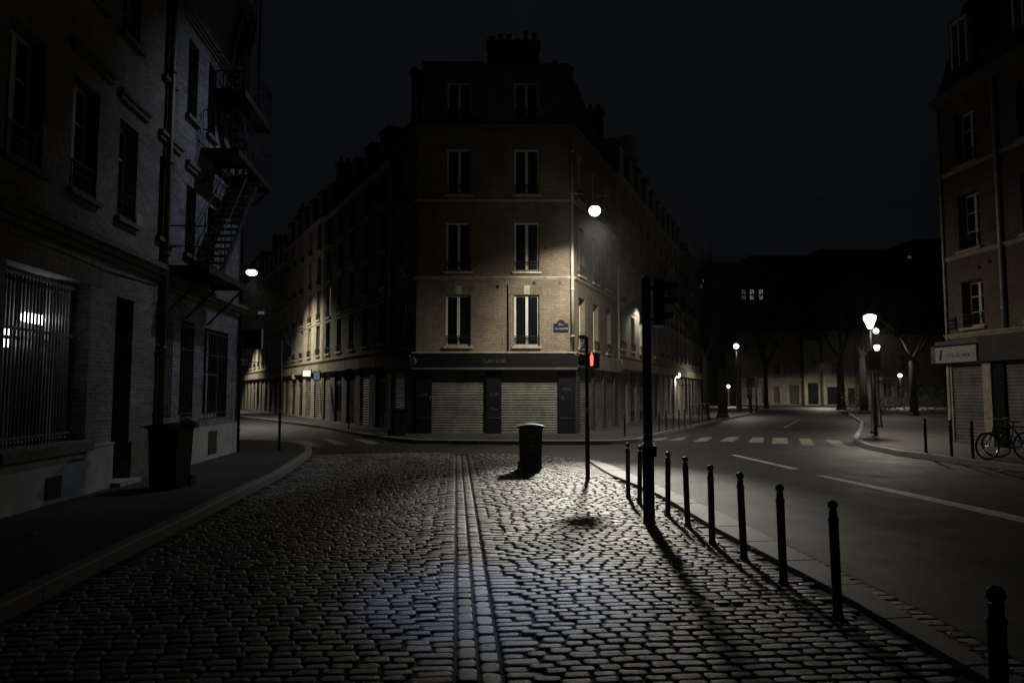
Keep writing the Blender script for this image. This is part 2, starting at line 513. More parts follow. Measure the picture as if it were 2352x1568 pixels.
# left pavement
kerb_blocks('left_kerb', kl, .17, -.03, .135)
inner = offset(kl, .172)
pl = [(p.x, p.y) for p in inner] + [(-30, -6)]
struct(fix_normals(MB().prism(pl, -.03, .128).build('left_pavement', 'pave')))

# cobbles ---------------------------------------------------------------
def interp(poly, y):
    for a, b in zip(poly, poly[1:]):
        lo, hi = min(a.y, b.y), max(a.y, b.y)
        if lo <= y <= hi and hi > lo: return a.x + (b.x - a.x) * (y - a.y) / (b.y - a.y)
    return None
FARL = [G(p, q).xy for p, q in ((640, 1052), (716, 1045), (880, 1040), (1060, 1038), (1250, 1046), (1344, 1057))]
def far_y(x):
    for a, b in zip(FARL, FARL[1:]):
        if a.x <= x <= b.x: return a.y + (b.y - a.y) * (x - a.x) / (b.x - a.x)
    return FARL[0].y if x < FARL[0].x else FARL[-1].y
kl_main = kl[:6]; ki_f = [ko[0], ko[1]] + ki
tact = P2([(1262, 1057), (1345, 1059), (1402, 1074), (1452, 1104), (1400, 1094), (1290, 1092)])
def in_poly(p, poly):
    c = False; j = len(poly) - 1
    for i in range(len(poly)):
        a, b = poly[i], poly[j]
        if (a.y > p[1]) != (b.y > p[1]) and p[0] < (b.x - a.x) * (p[1] - a.y) / (b.y - a.y) + a.x: c = not c
        j = i
    return c
def in_cobble(x, y, mw=.1):
    if y > far_y(x) - .06: return False
    a = interp(kl_main, y); b = interp(ki_f, y)
    if a is None: a = -6.2
    if b is None:
        if y < ko[0].y: return False
        b = ko[0].x + .12
    return a + mw < x < b - mw * .9
SV_, SF_ = [], []
def sett(cx, cy, ax, lx, ly, z, rnd, round_=.3):
    """one worn stone: ax = unit direction of its long side"""
    n0 = len(SV_); px_, py_ = -ax[1], ax[0]
    tx, ty = rnd.uniform(-.03, .03), rnd.uniform(-.05, .05)
    z += rnd.uniform(-.004, .004); hx, hy = lx / 2, ly / 2
    rings = ((1.0, 1.0, -.055, .0), (1.0, 1.0, -.013, 0), (.95, .90, -.001, 0), (.74, .62, .001, 0))
    cr = min(hx, hy) * .38
    for (sx, sy, dz, _) in rings:
        a, b = hx * sx, hy * sy; q = cr * (1 if sx > .9 else .7)
        for (u, v) in ((-a + q, -b), (a - q, -b), (a, -b + q), (a, b - q), (a - q, b), (-a + q, b), (-a, b - q), (-a, -b + q)):
            u += rnd.uniform(-.005, .005); v += rnd.uniform(-.004, .004)
            SV_.append((cx + ax[0] * u + px_ * v, cy + ax[1] * u + py_ * v, z + dz + rnd.uniform(-.0015, .0015) + (u * tx + v * ty if dz > -.05 else 0)))
    SV_.append((cx, cy, z + .002 + rnd.uniform(-.003, .002)))
    for k in range(3):
        for i in range(8):
            j = (i + 1) % 8
            SF_.append((n0 + k * 8 + i, n0 + k * 8 + j, n0 + (k + 1) * 8 + j, n0 + (k + 1) * 8 + i))
    for i in range(8): SF_.append((n0 + 24 + i, n0 + 24 + (i + 1) % 8, n0 + 32))
rnd = random.Random(3)
sv = (SV.x, SV.y); su = (SU.x, SU.y)
for side in (-1, 1):
    u = 1.6 + rnd.random() * .05; row = 0
    while u < 23:
        rh = rnd.uniform(.098, .118)
        v = .155 if True else 0
        first = True
        ph = rnd.uniform(0, 6)
        while v < 7.5:
            L = rnd.uniform(.145, .215)
            if first: L = rnd.choice((.26, .15)) if row % 2 else rnd.choice((.17, .3)); first = False
            vc = GV + side * (v + L / 2)
            uu = u + rh / 2 + .008 * math.sin(vc * 1.3 + row * .37)
            x, y = xy(uu, vc)
            if in_cobble(x, y) and not in_poly((x, y), tact) and rnd.random() > .0015:
                sett(x, y, sv, L - rnd.uniform(.012, .028), rh - rnd.uniform(.011, .021), dip(vc), rnd)
            v += L
        u += rh; row += 1
for k, c in ((0, -.075), (1, .075)):      # the two gutter columns running along the street
    u = 1.6 + .07 * k
    while u < 23:
        L = rnd.uniform(.13, .24)
        x, y = xy(u + L / 2, GV + c)
        if in_cobble(x, y): sett(x, y, su, L - .014, .128, dip(GV + c) + .002, rnd)
        u += L
# fine grooved stones beside the pedestrian signal
ta = math.radians(-52); tx_ = (math.cos(ta), math.sin(ta)); ty_ = (-tx_[1], tx_[0])
for i in range(-60, 60):
    for j in range(-90, 90):
        cx = 1.5 + tx_[0] * i * .16 + ty_[0] * j * .085; cy = 16.6 + tx_[1] * i * .16 + ty_[1] * j * .085
        if in_poly((cx, cy), tact) and cy < far_y(cx) - .05: sett(cx, cy, tx_, .152, .07, .006, rnd)
# gutter setts between the bollard kerb and the asphalt
for i in range(400):
    y = 1.2 + i * .13
    a = interp(ko, y); b = interp(ke, y)
    if a is None or b is None or b - a < .12: continue
    w = b - a; n = max(1, round(w / .2))
    for q in range(n):
        x = a + w * (q + .5) / n
        sett(x, y, (1, 0), w / n - .015, .115, -.015, rnd)
me = D.meshes.new('cobbled_street'); me.from_pydata(SV_, [], SF_); me.materials.append(M['cobble'])
me.polygons.foreach_set('use_smooth', [True] * len(me.polygons)); me.update()
struct(link(D.objects.new('cobbled_street', me)))
# asphalt ground, open under the setts
gm = MB(); zg = -.03
for (a, b, c, d) in ((-260, -40, 260, -7), (-260, 24, 260, 420), (-260, -7, -12, 24), (6, -7, 260, 24)):
    gm.add([(a, b, zg), (c, b, zg), (c, d, zg), (a, d, zg)], [(0, 1, 2, 3)])
def deep(x, y): return y < 1.0 and -3.4 < x < 1.2 or (y >= 1.0 and y < far_y(x) - .35 and in_cobble(x, y, .15))
for i in range(72):
    for j in range(124):
        x, y = -12 + i * .25, -7 + j * .25
        if all(deep(x + p * .25, y + q * .25) for p in (0, 1) for q in (0, 1)) and y >= 1.25: continue
        gm.add([(x, y, zg), (x + .25, y, zg), (x + .25, y + .25, zg), (x, y + .25, zg)], [(0, 1, 2, 3)])
struct(gm.build('ground', 'asphalt'))
# joint sand bed below the stones
mb = MB(); vs = []; fs = []
nv, nu = 60, 26
for i in range(nu + 1):
    u = 1.0 + 22 * i / nu
    for j in range(nv + 1):
        v = -7 + 11.5 * j / nv; x, y = xy(u, v)
        a = interp(kl_main, y); b = interp(ke if y < 10.4 else ki_f, y)
        a = -6.2 if a is None else a
        b = ko[0].x if b is None else b
        x = min(max(x, a - .05), b + .02); y = min(y, far_y(x))
        vs.append((x, y, dip(uv(x, y)[1]) - .019 + (-.012 if x > b - .6 else 0)))
for i in range(nu):
    for j in range(nv):
        q = i * (nv + 1) + j; fs.append((q, q + 1, q + nv + 2, q + nv + 1))
mb.add(vs, fs); struct(mb.build('joint_sand', 'mortar'))
# bollard kerb: wide granite flags
Pi, Po = resample(ki, .25), None
def kerb_between(name, A, B, z0, z1, step=.9):
    mb = MB(); ys = []
    n = 26
    A2, B2 = resample(A, (sum((b - a).length for a, b in zip(A, A[1:]))) / n), resample(B, (sum((b - a).length for a, b in zip(B, B[1:]))) / n)
    m = min(len(A2), len(B2))
    for i in range(m - 1):
        a0, a1, b0, b1 = A2[i], A2[i + 1], B2[i], B2[i + 1]
        g = .006 / max(.01, (a1 - a0).length); dz = random.uniform(-.003, .003)
        p = [a0.lerp(a1, g), a0.lerp(a1, 1 - g), b0.lerp(b1, 1 - g), b0.lerp(b1, g)]
        c = (p[0] + p[1] + p[2] + p[3]) / 4
        top = [q.lerp(c, .015) for q in p]
        vs = [(q.x, q.y, z0) for q in p] + [(q.x, q.y, z1 - .012 + dz) for q in p] + [(q.x, q.y, z1 + dz) for q in top]
        mb.add(vs, [(0, 1, 5, 4), (1, 2, 6, 5), (2, 3, 7, 6), (3, 0, 4, 7), (4, 5, 9, 8), (5, 6, 10, 9), (6, 7, 11, 10), (7, 4, 8, 11), (8, 9, 10, 11)])
    return struct(fix_normals(mb.build(name, 'kerb')))
def same_y(y0, y1, n, A): return [Vector((interp(A, y0 + (y1 - y0) * i / n), y0 + (y1 - y0) * i / n)) for i in range(n + 1)]
ka = [ko[0] + Vector((.02, -.03))] + same_y(ki[0].y, -5.5, 24, ki)
kb = [ko[0]] + same_y(ko[1].y, -5.5, 24, ko)
kerb_between('bollard_kerb', ka, kb, -.03, .05)

# pavement round the middle building
CA = Vector((-3.87, 28.0)); CB = Vector((2.48, 28.0))
dL = Vector((-math.sin(math.radians(28.7)), math.cos(math.radians(28.7))))
dR = Vector((math.sin(math.radians(22.2)), math.cos(math.radians(22.2))))
km = P2([(537, 957), (640, 969), (737, 982), (833, 1001), (905, 1012), (960, 1017), (1200, 1019), (1400, 1019), (1470, 1014), (1500, 1004), (1560, 989), (1620, 974), (1700, 957), (1745, 945)])
km = [km[0] + (km[0] - km[1]).normalized() * 35] + km + [km[-1] + Vector((3.5, 10)), km[-1] + Vector((3, 30))]
kerb_blocks('middle_kerb', km, .16, -.03, .115)
inn = offset(km, .162)
struct(fix_normals(MB().prism([(p.x, p.y) for p in inn], -.03, .108).build('middle_pavement', 'pave')))
# right pavement
kr = P2([(2352, 1080), (2200, 1062), (2060, 1043), (1985, 1027), (1960, 1012), (1966, 1000), (1974, 985), (1976, 972), (1948, 951)])
kr = [Vector((12.6, -6))] + kr + [kr[-1] + Vector((9, 12)), kr[-1] + Vector((20, 26))]
kr.reverse()
kerb_blocks('right_kerb', kr, .17, -.03, .115)
inn = offset(kr, .172)
struct(fix_normals(MB().prism([(p.x, p.y) for p in inn] + [(60, -6), (60, inn[0].y)], -.03, .108).build('right_pavement', 'pave')))

# storm drain in the kerb in front of the corner house
dr = G(1068, 1020, .0)
md = MB().box(-.45, -.02, .0, .45, .10, .122).box(-.5, -.32, -.028, .5, -.03, -.018)
for i in range(9): md.box(-.45 + i * .105, -.30, -.018, -.40 + i * .105, -.05, -.010)
tag(md.build('storm_drain', 'mortar', None, Matrix.Translation(dr)), 'dark storm drain slot in the kerb before the shuttered corner shop', 'drain')
# road markings
def quads(name, qs, z=-.026):
    mb = MB()
    for q in qs:
        p = [G(a, b, z) for a, b in q]; mb.add([(v.x, v.y, z) for v in p], [(0, 1, 2, 3)])
    return struct(fix_normals(mb.build(name, 'paint_bright' if name == 'centre_line' else 'paint')))
def cz(l): return [(1560.7 + .3241 * a, 544.4 + .3241 * b) for a, b in l]
quads('right_crosswalk', [cz(q) for q in (
    [(-150, 1424), (-70, 1420), (-130, 1438), (-250, 1441)],
    [(0, 1420), (60, 1415), (20, 1437), (-80, 1440)], [(160, 1417), (235, 1417), (190, 1447), (90, 1450)],
    [(340, 1415), (430, 1413), (385, 1447), (285, 1448)], [(520, 1418), (597, 1418), (595, 1456), (485, 1452)],
    [(660, 1422), (765, 1422), (772, 1463), (655, 1463)], [(845, 1425), (930, 1430), (955, 1475), (865, 1470)],
    [(1030, 1435), (1130, 1440), (1205, 1490), (1100, 1478)])])
def cl(l): return [(537.2 + .3702 * a, 508 + .3702 * b) for a, b in l]
quads('left_crosswalk', [cl(q) for q in (
    [(360, 1360), (450, 1360), (540, 1395), (430, 1400)], [(550, 1350), (610, 1350), (700, 1384), (635, 1385)],
    [(735, 1350), (800, 1350), (910, 1378), (845, 1381)], [(20, 1366), (150, 1364), (250, 1384), (100, 1386)])])
quads('centre_line', [[(1678, 1044), (1690, 1044), (1836, 1076), (1822, 1078)],
                      [(1873, 1091), (1892, 1091), (2120, 1137), (2100, 1142)], [(2100, 1142), (2120, 1137), (2600, 1240), (2570, 1250)],
                      [(1800, 982), (1803, 982), (1838, 962), (1836, 962)]])

# ------------------------------------------------------------------ left building
LB0 = G(0, 1210); LB1 = G(541, 1047)
ldir = (LB1 - LB0).normalized().xy
org = LB0.xy - ldir * 6.0
LW = Wall(org, ldir)
LEN = LW.px(541, 1047)[0]
XP = LW.px(352, 1100)[0]
lb = empty('corner_brick_building', (org.x, org.y, 0), 0, 'dark brick building on the left with barred windows, a pale plinth and a cornice', 'building')
def wrect(wl, xa, xb, yt, yb):
    x0 = wl.px(xa, yt)[0]; x1 = wl.px(xb, yt)[0]
    return (x0, x1, wl.px(xa, yb)[1], wl.px(xa, yt)[1])
f1 = [wrect(LW, 24, 113, 35, 358), wrect(LW, 171, 233, 167, 437), wrect(LW, 277, 320, 271, 500), wrect(LW, 368, 399, 356, 545), wrect(LW, 429, 452, 421, 583), wrect(LW, 478, 496, 470, 600)]
f1.append((f1[0][0] - 2.1, f1[0][0] - 1.05, f1[0][2], f1[0][3]))
f2 = [wrect(LW, 289, 330, -120, 80), wrect(LW, 383, 406, 0, 180), wrect(LW, 435, 458, 96, 267), wrect(LW, 480, 498, 170, 310)]
z2, z2t = f2[0][2], f2[0][2] + 1.9
f2 = [(a, b, c, c + 1.75) for a, b, c, d in f2]
f2 += [(f1[1][0], f1[1][1], z2, z2t), (f1[0][0], f1[0][1], z2, z2t)]
gbig = wrect(LW, 15, 213, 595, 1034)
door = wrect(LW, 268, 308, 680, 1126); door = (door[0], door[1], .135, door[3])
ga = wrect(LW, 358, 399, 716, 966); gb = wrect(LW, 417, 448, 734, 964); gc = wrect(LW, 470, 525, 752, 962)
TOP = 13.5
holes1 = [h for h in f1 + f2 + [gbig, door] if h[0] < XP]
holes2 = [h for h in f1 + f2 + [ga, gb, gc] if h[0] > XP]
wall_mesh(0, XP, 0, TOP, holes1, .34).build('wall', 'brick_old', lb, LW.F)
wall_mesh(XP, LEN, 0, TOP, holes2, .30).build('wall', 'brick_cool', lb, LW.F)
MB().box(0, .6, 0, LEN, 11, TOP).box(LEN - .002, 0.001, 0, LEN, .6, TOP).box(0, 0.001, 0, .02, .6, TOP).box(0.02, .001, TOP - .02, LEN - .01, .6, TOP).build('rear_wall', 'plaster_dark', lb, LW.F)
cornice(lb, LW, 0, LEN + .1, 12.2, .3, .25, 'stone_dirty', 'cornice')
cornice(lb, LW, 0, XP - .1, 3.98, .30, .20, 'stone_dirty', 'cornice')
cornice(lb, LW, XP + .1, LEN + .12, 3.82, .30, .20, 'stone_dirty', 'cornice')
cornice(lb, LW, XP + .1, LEN + .12, 9.95, .24, .12, 'stone_dirty', 'cornice')
# vertical bricks over the big window, hood mouldings
part_box(lb, 'lintel', 'brick_soldier', LW, gbig[0] - .35, -.012, gbig[3] + .003, gbig[1] + .35, -.001, gbig[3] + .62)
for h in f1[1:5]:
    MB().box(h[0] - .12, -.1, h[3] + .42, h[1] + .35, -.001, h[3] + .5).box(h[0] - .12, -.06, h[3] + .32, h[1] + .35, -.001, h[3] + .417).build('hood_moulding', 'stone_dirty', lb, LW.F)
# plinth
zp = .86
mbp = MB().box(0, -.06, 0, door[0] - .02, -.001, zp).box(0, -.075, zp, door[0] - .02, -.001, zp + .04)
mbp.build('plinth', 'stone_pale', lb, LW.F)
MB().box(door[1] + .02, -.05, 0, XP - .12, -.001, zp).build('plinth', 'stone_dirty', lb, LW.F)
MB().box(XP + .12, -.06, 0, LEN + .06, -.001, .93).build('plinth', 'stone_pale', lb, LW.F)
part_box(lb, 'vent', 'shop_dark', LW, *(lambda a, b: (a[0], -.075, b[1], b[0], -.0605, a[1]))(LW.px(94, 1098), LW.px(128, 1137)))
v = LW.px(473, 985); w_ = LW.px(490, 1045)
part_box(lb, 'vent', 'shop_dark', LW, v[0], -.075, .25, w_[0], -.0605, .8)
# ledge under the barred window
part_box(lb, 'ledge', 'stone_dirty', LW, gbig[0] - .1, -.14, gbig[2] - .16, gbig[1] + .02, -.076, gbig[2] - .02)
# barred window
def barred(h, nb, depth, inner=True, hz=(.62,), r=.011, bars_mat='steel_cold', y=-.02):
    w, hh = h[1] - h[0], h[3] - h[2]
    o = inst('window', win_frame(round(w, 2), round(hh, 2), 'grey_frame', 1), lb, LW.at(h[0], h[2], depth))
    MB().box(.05, 0, .07, w - .05, .015, hh - .05).build('pane', 'glass', o, LW.at(h[0], h[2], depth))
    mb = MB()
    for i in range(nb):
        x = w * (i + .5) / nb
        mb.tube((x, 0, .03), (x, 0, hh - .06), r, r, 6)
    for z in hz: mb.box(0, -.012, hh * z, w, .012, hh * z + .035)
    mb.box(0, -.012, .12, w, .012, .15); mb.box(0, -.012, hh - .12, w, .012, hh - .09)
    mb.build('bars', bars_mat, o, LW.at(h[0], h[2], y))
    return o
M['bars'] = plain('pale_worn_bars', (.12, .12, .12), .45, .2, .3, 9)
M['bars_dark'] = plain('dark_bars', (.05, .05, .06), .5, .2, .3, 9)
def big_window():
    h = gbig; w, hh = h[1] - h[0], h[3] - h[2]; dp = .33
    base = LW.at(h[0], h[2], 0)
    o = MB().box(0, dp - .03, 0, .07, dp + .04, hh).box(w - .6, dp - .03, 0, w - .5, dp + .04, hh).box(w - .497, dp, 0, w, dp + .03, hh).box(.07, dp - .03, hh - .07, w - .6, dp + .04, hh).box(w * .38, dp - .02, 0, w * .38 + .05, dp + .03, hh - .07).box(.07, dp - .02, hh * .6, w - .6, dp + .03, hh * .6 + .05).build('window', 'grey_frame', lb, base)
    mb = MB(); n = 20
    for i in range(n):
        x = .05 + (w - .62) * i / (n - 1)
        mb.tube((x, .03, .02), (x, .03, hh - .10), .016, .016, 6)
        mb.lathe([(.016, 0), (.03, .03), (.016, .06)], 6, (x, .03, .05)).lathe([(.016, 0), (.03, .03), (.016, .06)], 6, (x, .03, hh - .25))
    mb.box(0, .015, hh * .64, w - .45, .045, hh * .64 + .04); mb.box(0, .015, .13, w - .45, .045, .165); mb.box(0, .015, hh - .16, w - .45, .045, hh - .125)
    mb.build('bars', 'bars', o, base)
    # room behind; glowing tube and block added for lamp reflections in the glass
    MB().add([(.07, dp + 1.6, 0), (w - .6, dp + 1.6, 0), (w - .6, dp + 1.6, hh), (.07, dp + 1.6, hh)], [(0, 1, 2, 3)]).add([(.07, dp + 1.6, hh), (w, dp + 1.6, hh), (w, dp, hh), (.07, dp, hh)], [(0, 1, 2, 3)]).build('interior', 'shop_dark', o, base)
    c = (w * .34, hh * .74)
    a = (w * .55, dp + .1, hh * .745); b = (w * .78, dp + .1, hh * .745)
    MB().tube(a, b, .075, .075, 8).build('reflection_tube', 'tube', o, base)
    MB().box(.74, dp + .06, hh * .56, .84, dp + .12, hh * .66).build('reflection_block', 'tube', o, base)
big_window()
barred(ga, 7, .26, bars_mat='bars_dark'); barred(gb, 5, .26, bars_mat='bars_dark', hz=(.7,)); barred(gc, 8, .26, bars_mat='bars_dark', hz=(.7,))
for h in f1 + f2:
    m_ = 'grey_frame' if h[0] > XP else 'olive_frame'
    add_window(lb, LW, *h, mat=m_, rail=(h in f1), depth=.24, bars=2, rail_y=.05, rail_h=.5, sillmat='stone_dirty')
# door set deep
dd = MB().box(0, 0, 0, door[1] - door[0], .04, door[3] - .135).build('door', 'shop_black', lb, LW.at(door[0], .135, .3))
MB().box(.25, -.01, 1.25, .33, -.001, 1.45).build('door_plate', 'sign_rim', dd, LW.at(door[0], .135, .3))
MB().tube((.12, -.04, 1.0), (.12, -.04, 1.12), .012, .012, 6).build('handle', 'steel', dd, LW.at(door[0], .135, .3))
part_box(lb, 'doorstep', 'stone', LW, door[0] - .08, -.22, .13, door[1] + .08, .29, .2)
pipe(lb, LW, XP, .1, 12.2, 'pipe_olive', .065)
pipe(lb, LW, LEN - .10, .1, 12.2, 'black', .05)
pipe(lb, LW, LEN + .05, .1, 12.2, 'steel_cold', .022, 'conduit')
p0 = LW.px(0, 455)
c1 = LW.px(150, 560); c2 = LW.px(400, 700)
MB().path([(1, -.015, 3.9), (c1[0], -.015, 3.84), (c1[0] + 1.2, -.015, 3.8), (XP - .2, -.015, 3.86)], .012, 5).build('cable', 'bars_dark', lb, LW.F)
q = LW.px(310, 503)
part_box(lb, 'notice', 'shop_white', LW, q[0] - .10, -.075, q[1] - .11, q[0] + .14, -.06, q[1] + .08)
# projecting sign at the corner
ps = empty('projecting_sign', LW.F @ Vector((LEN + .1, 0, 3.0)), 0, 'dark square sign with a pale rim projecting from the far corner of the brick building', 'sign')
PS = frame(LW.F @ Vector((LEN - .05, -.12, 0)), (1, 0))
mz0 = AT(560, 800, LB1.y).z; mz1 = AT(560, 757, LB1.y).z
MB().box(.0, 0, mz0, .5, .12, mz1).build('panel', 'shop_black', ps, PS)
MB().box(-.02, -.01, mz0 - .02, 0, .13, mz1 + .02).box(.5, -.01, mz0 - .02, .52, .13, mz1 + .02).box(0, -.01, mz0 - .02, .5, .13, mz0).box(0, -.01, mz1, .5, .13, mz1 + .02).build('rim', 'sign_rim', ps, PS)
MB().tube((-.1, .06, mz1 - .1), (.0, .06, mz1 - .1), .015).build('bracket', 'black', ps, PS)

# fire escape -----------------------------------------------------------
fe = empty('fire_escape', LW.F @ Vector((XP + 1, 0, 0)), 0, 'black iron fire escape stair climbing the grey brick wall', 'fire escape')
def SY(Y): return (Y - org.y) / ldir.y
def platform(x0, x1, z, out):
    mb = MB().box(x0, -out, z - .05, x1, -.02, z - .0)
    mb.box(x0, -out - .03, z - .12, x1, -out, z + .03).box(x0 - .03, -out - .03, z - .12, x0, -.02, z + .03).box(x1, -out - .03, z - .12, x1 + .03, -.02, z + .03)
    return mb.build('platform', 'iron', fe, LW.F)
def rails(pts, h=.95, n=2, post=.7, bal=0):
    mb = MB()
    for a, b in zip(pts, pts[1:]):
        a, b = Vector(a), Vector(b)
        for k in range(n):
            dz = Vector((0, 0, h * (k + 1) / n)); mb.tube(a + dz, b + dz, .016, .016, 6)
        L = (b - a).length; m = max(1, round(L / (bal or post)))
        for i in range(m + 1):
            p = a.lerp(b, i / m); mb.tube(p, p + Vector((0, 0, h)), .014 if not bal else .008, None, 6)
    return mb.build('railing', 'iron', fe, LW.F)
def stair(xa, za, xb, zb, ya, yb, n):
    mb = MB()
    for y in (ya, yb):
        mb.add([(xa, y - .02, za - .14), (xa, y + .02, za - .14), (xb, y + .02, zb - .14), (xb, y - .02, zb - .14),
                (xa, y - .02, za + .06), (xa, y + .02, za + .06), (xb, y + .02, zb + .06), (xb, y - .02, zb + .06)],
               [(0, 1, 2, 3), (4, 7, 6, 5), (0, 4, 5, 1), (1, 5, 6, 2), (2, 6, 7, 3), (3, 7, 4, 0)])
    for i in range(n):
        t = (i + .5) / n; x = xa + (xb - xa) * t; z = za + (zb - za) * t
        mb.box(x - .10, min(ya, yb), z - .015, x + .10, max(ya, yb), z + .015)
    for y in (ya, yb):
        mb.tube((xa, y, za + .85), (xb, y, zb + .85), .016, None, 6)
        for i in range(5):
            t = i / 4; x = xa + (xb - xa) * t; z = za + (zb - za) * t
            mb.tube((x, y, z), (x, y, z + .85), .012, None, 6)
    return mb.build('stair', 'iron', fe, LW.F)
s0, s1 = SY(14.15), SY(16.7)
platform(s0, s1, 4.32, .85)
rails([(s0, -.04, 4.32), (s0, -.85, 4.32)], .85, 2)
rails([(s0, -.85, 4.32), (s0 + 1.0, -.85, 4.32)], .85, 2)
for x in (s0 + .05, s0 + 1.1, s1 - .05):
    MB().tube((x, -.83, 4.22), (x, -.02, 3.35), .025, None, 6).build('bracket', 'iron', fe, LW.F)
stair(SY(15.3), 4.36, SY(18.1), 7.35, -.12, -.72, 15)
s2, s3 = SY(15.9), SY(18.9)
platform(s2, SY(16.9), 7.4, .85)
platform(SY(18.0), s3 + .1, 7.4, .85)
for y_ in (-.88, -.12): MB().box(SY(16.9), y_, 7.28, SY(18.0), y_ + .1, 7.43).build('platform_beam', 'iron', fe, LW.F)
rails([(s2, -.04, 7.4), (s2, -.85, 7.4), (s3 + .1, -.85, 7.4), (s3 + .1, -.04, 7.4)], .95, 2, bal=.14)
for x in (s2 + .05, s3): MB().tube((x, -.83, 7.3), (x, -.02, 6.6), .025, None, 6).build('bracket', 'iron', fe, LW.F)
stair(SY(18.3), 7.4, SY(16.9), 9.1, -.15, -.55, 9)
s4, s5 = SY(16.5), SY(19.0)
platform(s4, s5, 9.1, .78)
rails([(s4, -.04, 9.1), (s4, -.78, 9.1), (s5, -.78, 9.1), (s5, -.04, 9.1)], .95, 2, bal=.14)
stair(SY(17.3), 9.1, SY(18.6), 12.0, -.12, -.42, 12)
MB().tube((s5 - .1, -.45, 9.1), (s5 - .1, -.45, 13.0), .03, None, 8).tube((s5 - .1, -.45, 11.6), (s5 - .1, -.02, 11.6), .015, None, 6).tube((s5 - .1, -.45, 10.4), (s5 - .1, -.02, 10.4), .015, None, 6).build('post', 'iron', fe, LW.F)

# ------------------------------------------------------------------ middle building
cb = empty('narrow_corner_building', (CA.x, CA.y, 0), 0, 'narrow brick corner house with black shopfront and two rows of tall windows', 'building')
FW = Wall(CA, (1, 0))
FWD = (CB - CA).length
def yz(py, Y=28.0): return AT(1176, py, Y).z
zc1, zs2, zs3, zroofc, ztop = yz(808), yz(636), yz(458), yz(290), yz(146)
def fx(px): return AT(px, 800, 28.0).x - CA.x
wcols = [(fx(1023), fx(1081)), (fx(1181), fx(1239))]
rows = [(yz(795), yz(677)), (yz(624), yz(511)), (yz(447), yz(343)), (yz(273), yz(189))]
WH = [(a, b, c, d) for (a, b) in wcols for (c, d) in rows]
WH = [(round(a, 2), round(a, 2) + round(b - a, 2), round(c, 2), round(c, 2) + round(d - c, 2)) for a, b, c, d in WH]
wall_mesh(0, FWD, 0, zroofc, [h for h in WH if h[3] < zroofc], .2).build('wall', 'brick_warm', cb, FW.F)
at_ = wall_mesh(.18, FWD - .05, zroofc, ztop, [h for h in WH if h[3] > zroofc], .2).build('attic_wall', 'plaster_dark', cb, FW.F)
for h in WH:
    add_window(cb, FW, *h, rail=True, depth=.13, rail_h=.42, sill=h[2] < zroofc - 1, rail_y=.02 if h[2] < zroofc else .05)
    if rows[0][0] - .1 < h[2] < rows[0][0] + .1:
        part_box(cb, 'lintel', 'stone', FW, (h[0] + h[1]) / 2 - .12, -.03, h[3] + .02, (h[0] + h[1]) / 2 + .12, -.001, h[3] + .38)
        MB().box(h[0] - .12, -.012, h[3] + .003, (h[0] + h[1]) / 2 - .123, -.001, h[3] + .36).box((h[0] + h[1]) / 2 + .123, -.012, h[3] + .003, h[1] + .12, -.001, h[3] + .36).build('window_head', 'brick_soldier', cb, FW.F)
BW = Wall(CA, (dL.x * -1, dL.y * -1))          # left flank: local x runs towards the corner, so x is negative
RW = Wall(CB, dR)
def strings(z, h, out, m='stone'):
    cornice(cb, FW, -.05, FWD + .05, z - h, h, out, m, 'string_course')
    cornice(cb, BW, -3.2, -.05, z - h, h, out * .9, m, 'string_course'); cornice(cb, RW, .05, 7.6, z - h, h, out * .9, m, 'string_course')
strings(zc1, .16, .16); strings(zs2, .12, .10); strings(zs3, .10, .06); strings(zroofc, .26, .22, 'stone_dirty')
# small iron anchors on the front
for (px_, py_) in ((1143, 658), (1287, 650), (1228, 650), (1254, 570)):
    p = (fx(px_), yz(py_)); MB().tube((p[0], -.03, p[1]), (p[0], -.001, p[1]), .07, .07, 10).build('wall_anchor', 'black', cb, FW.F)
pipe(cb, FW, FWD - .04, zc1, zroofc - .9, 'pipe', .07)
MB().tube((fx(1167.5), -.03, zc1), (fx(1167.5), -.03, yz(653)), .03, None, 8).build('vent_pipe', 'black', cb, FW.F)
# flanks
def flank(wl, xa, xb, sgn, wins, mat='brick_warm', parent=cb, zt=None, holes_d=.18):
    zt = zt or zroofc
    return wall_mesh(min(xa, xb), max(xa, xb), 0, zt, wins, holes_d).build('wall', mat, parent, wl.F)
def rowsnap(x0, w, rws=None): return [(x0, x0 + w, round(c, 2), round(c, 2) + round(d - c, 2)) for c, d in (rws or rows[:3])]
bwins = rowsnap(-1.95, .9)
flank(BW, -3.2, 0, -1, bwins)
for h in bwins: add_window(cb, BW, *h, depth=.12, rail_h=.42)
rwins = rowsnap(.75, .9) + rowsnap(2.95, .9) + rowsnap(5.2, .9)
flank(RW, 0, 7.6, 1, rwins)
for h in rwins: add_window(cb, RW, *h, depth=.22, rail_h=.42)
pipe(cb, BW, -3.15, zc1, zroofc - .2, 'pipe', .05)
pipe(cb, RW, 7.5, zc1, zroofc - .2, 'pipe', .05)
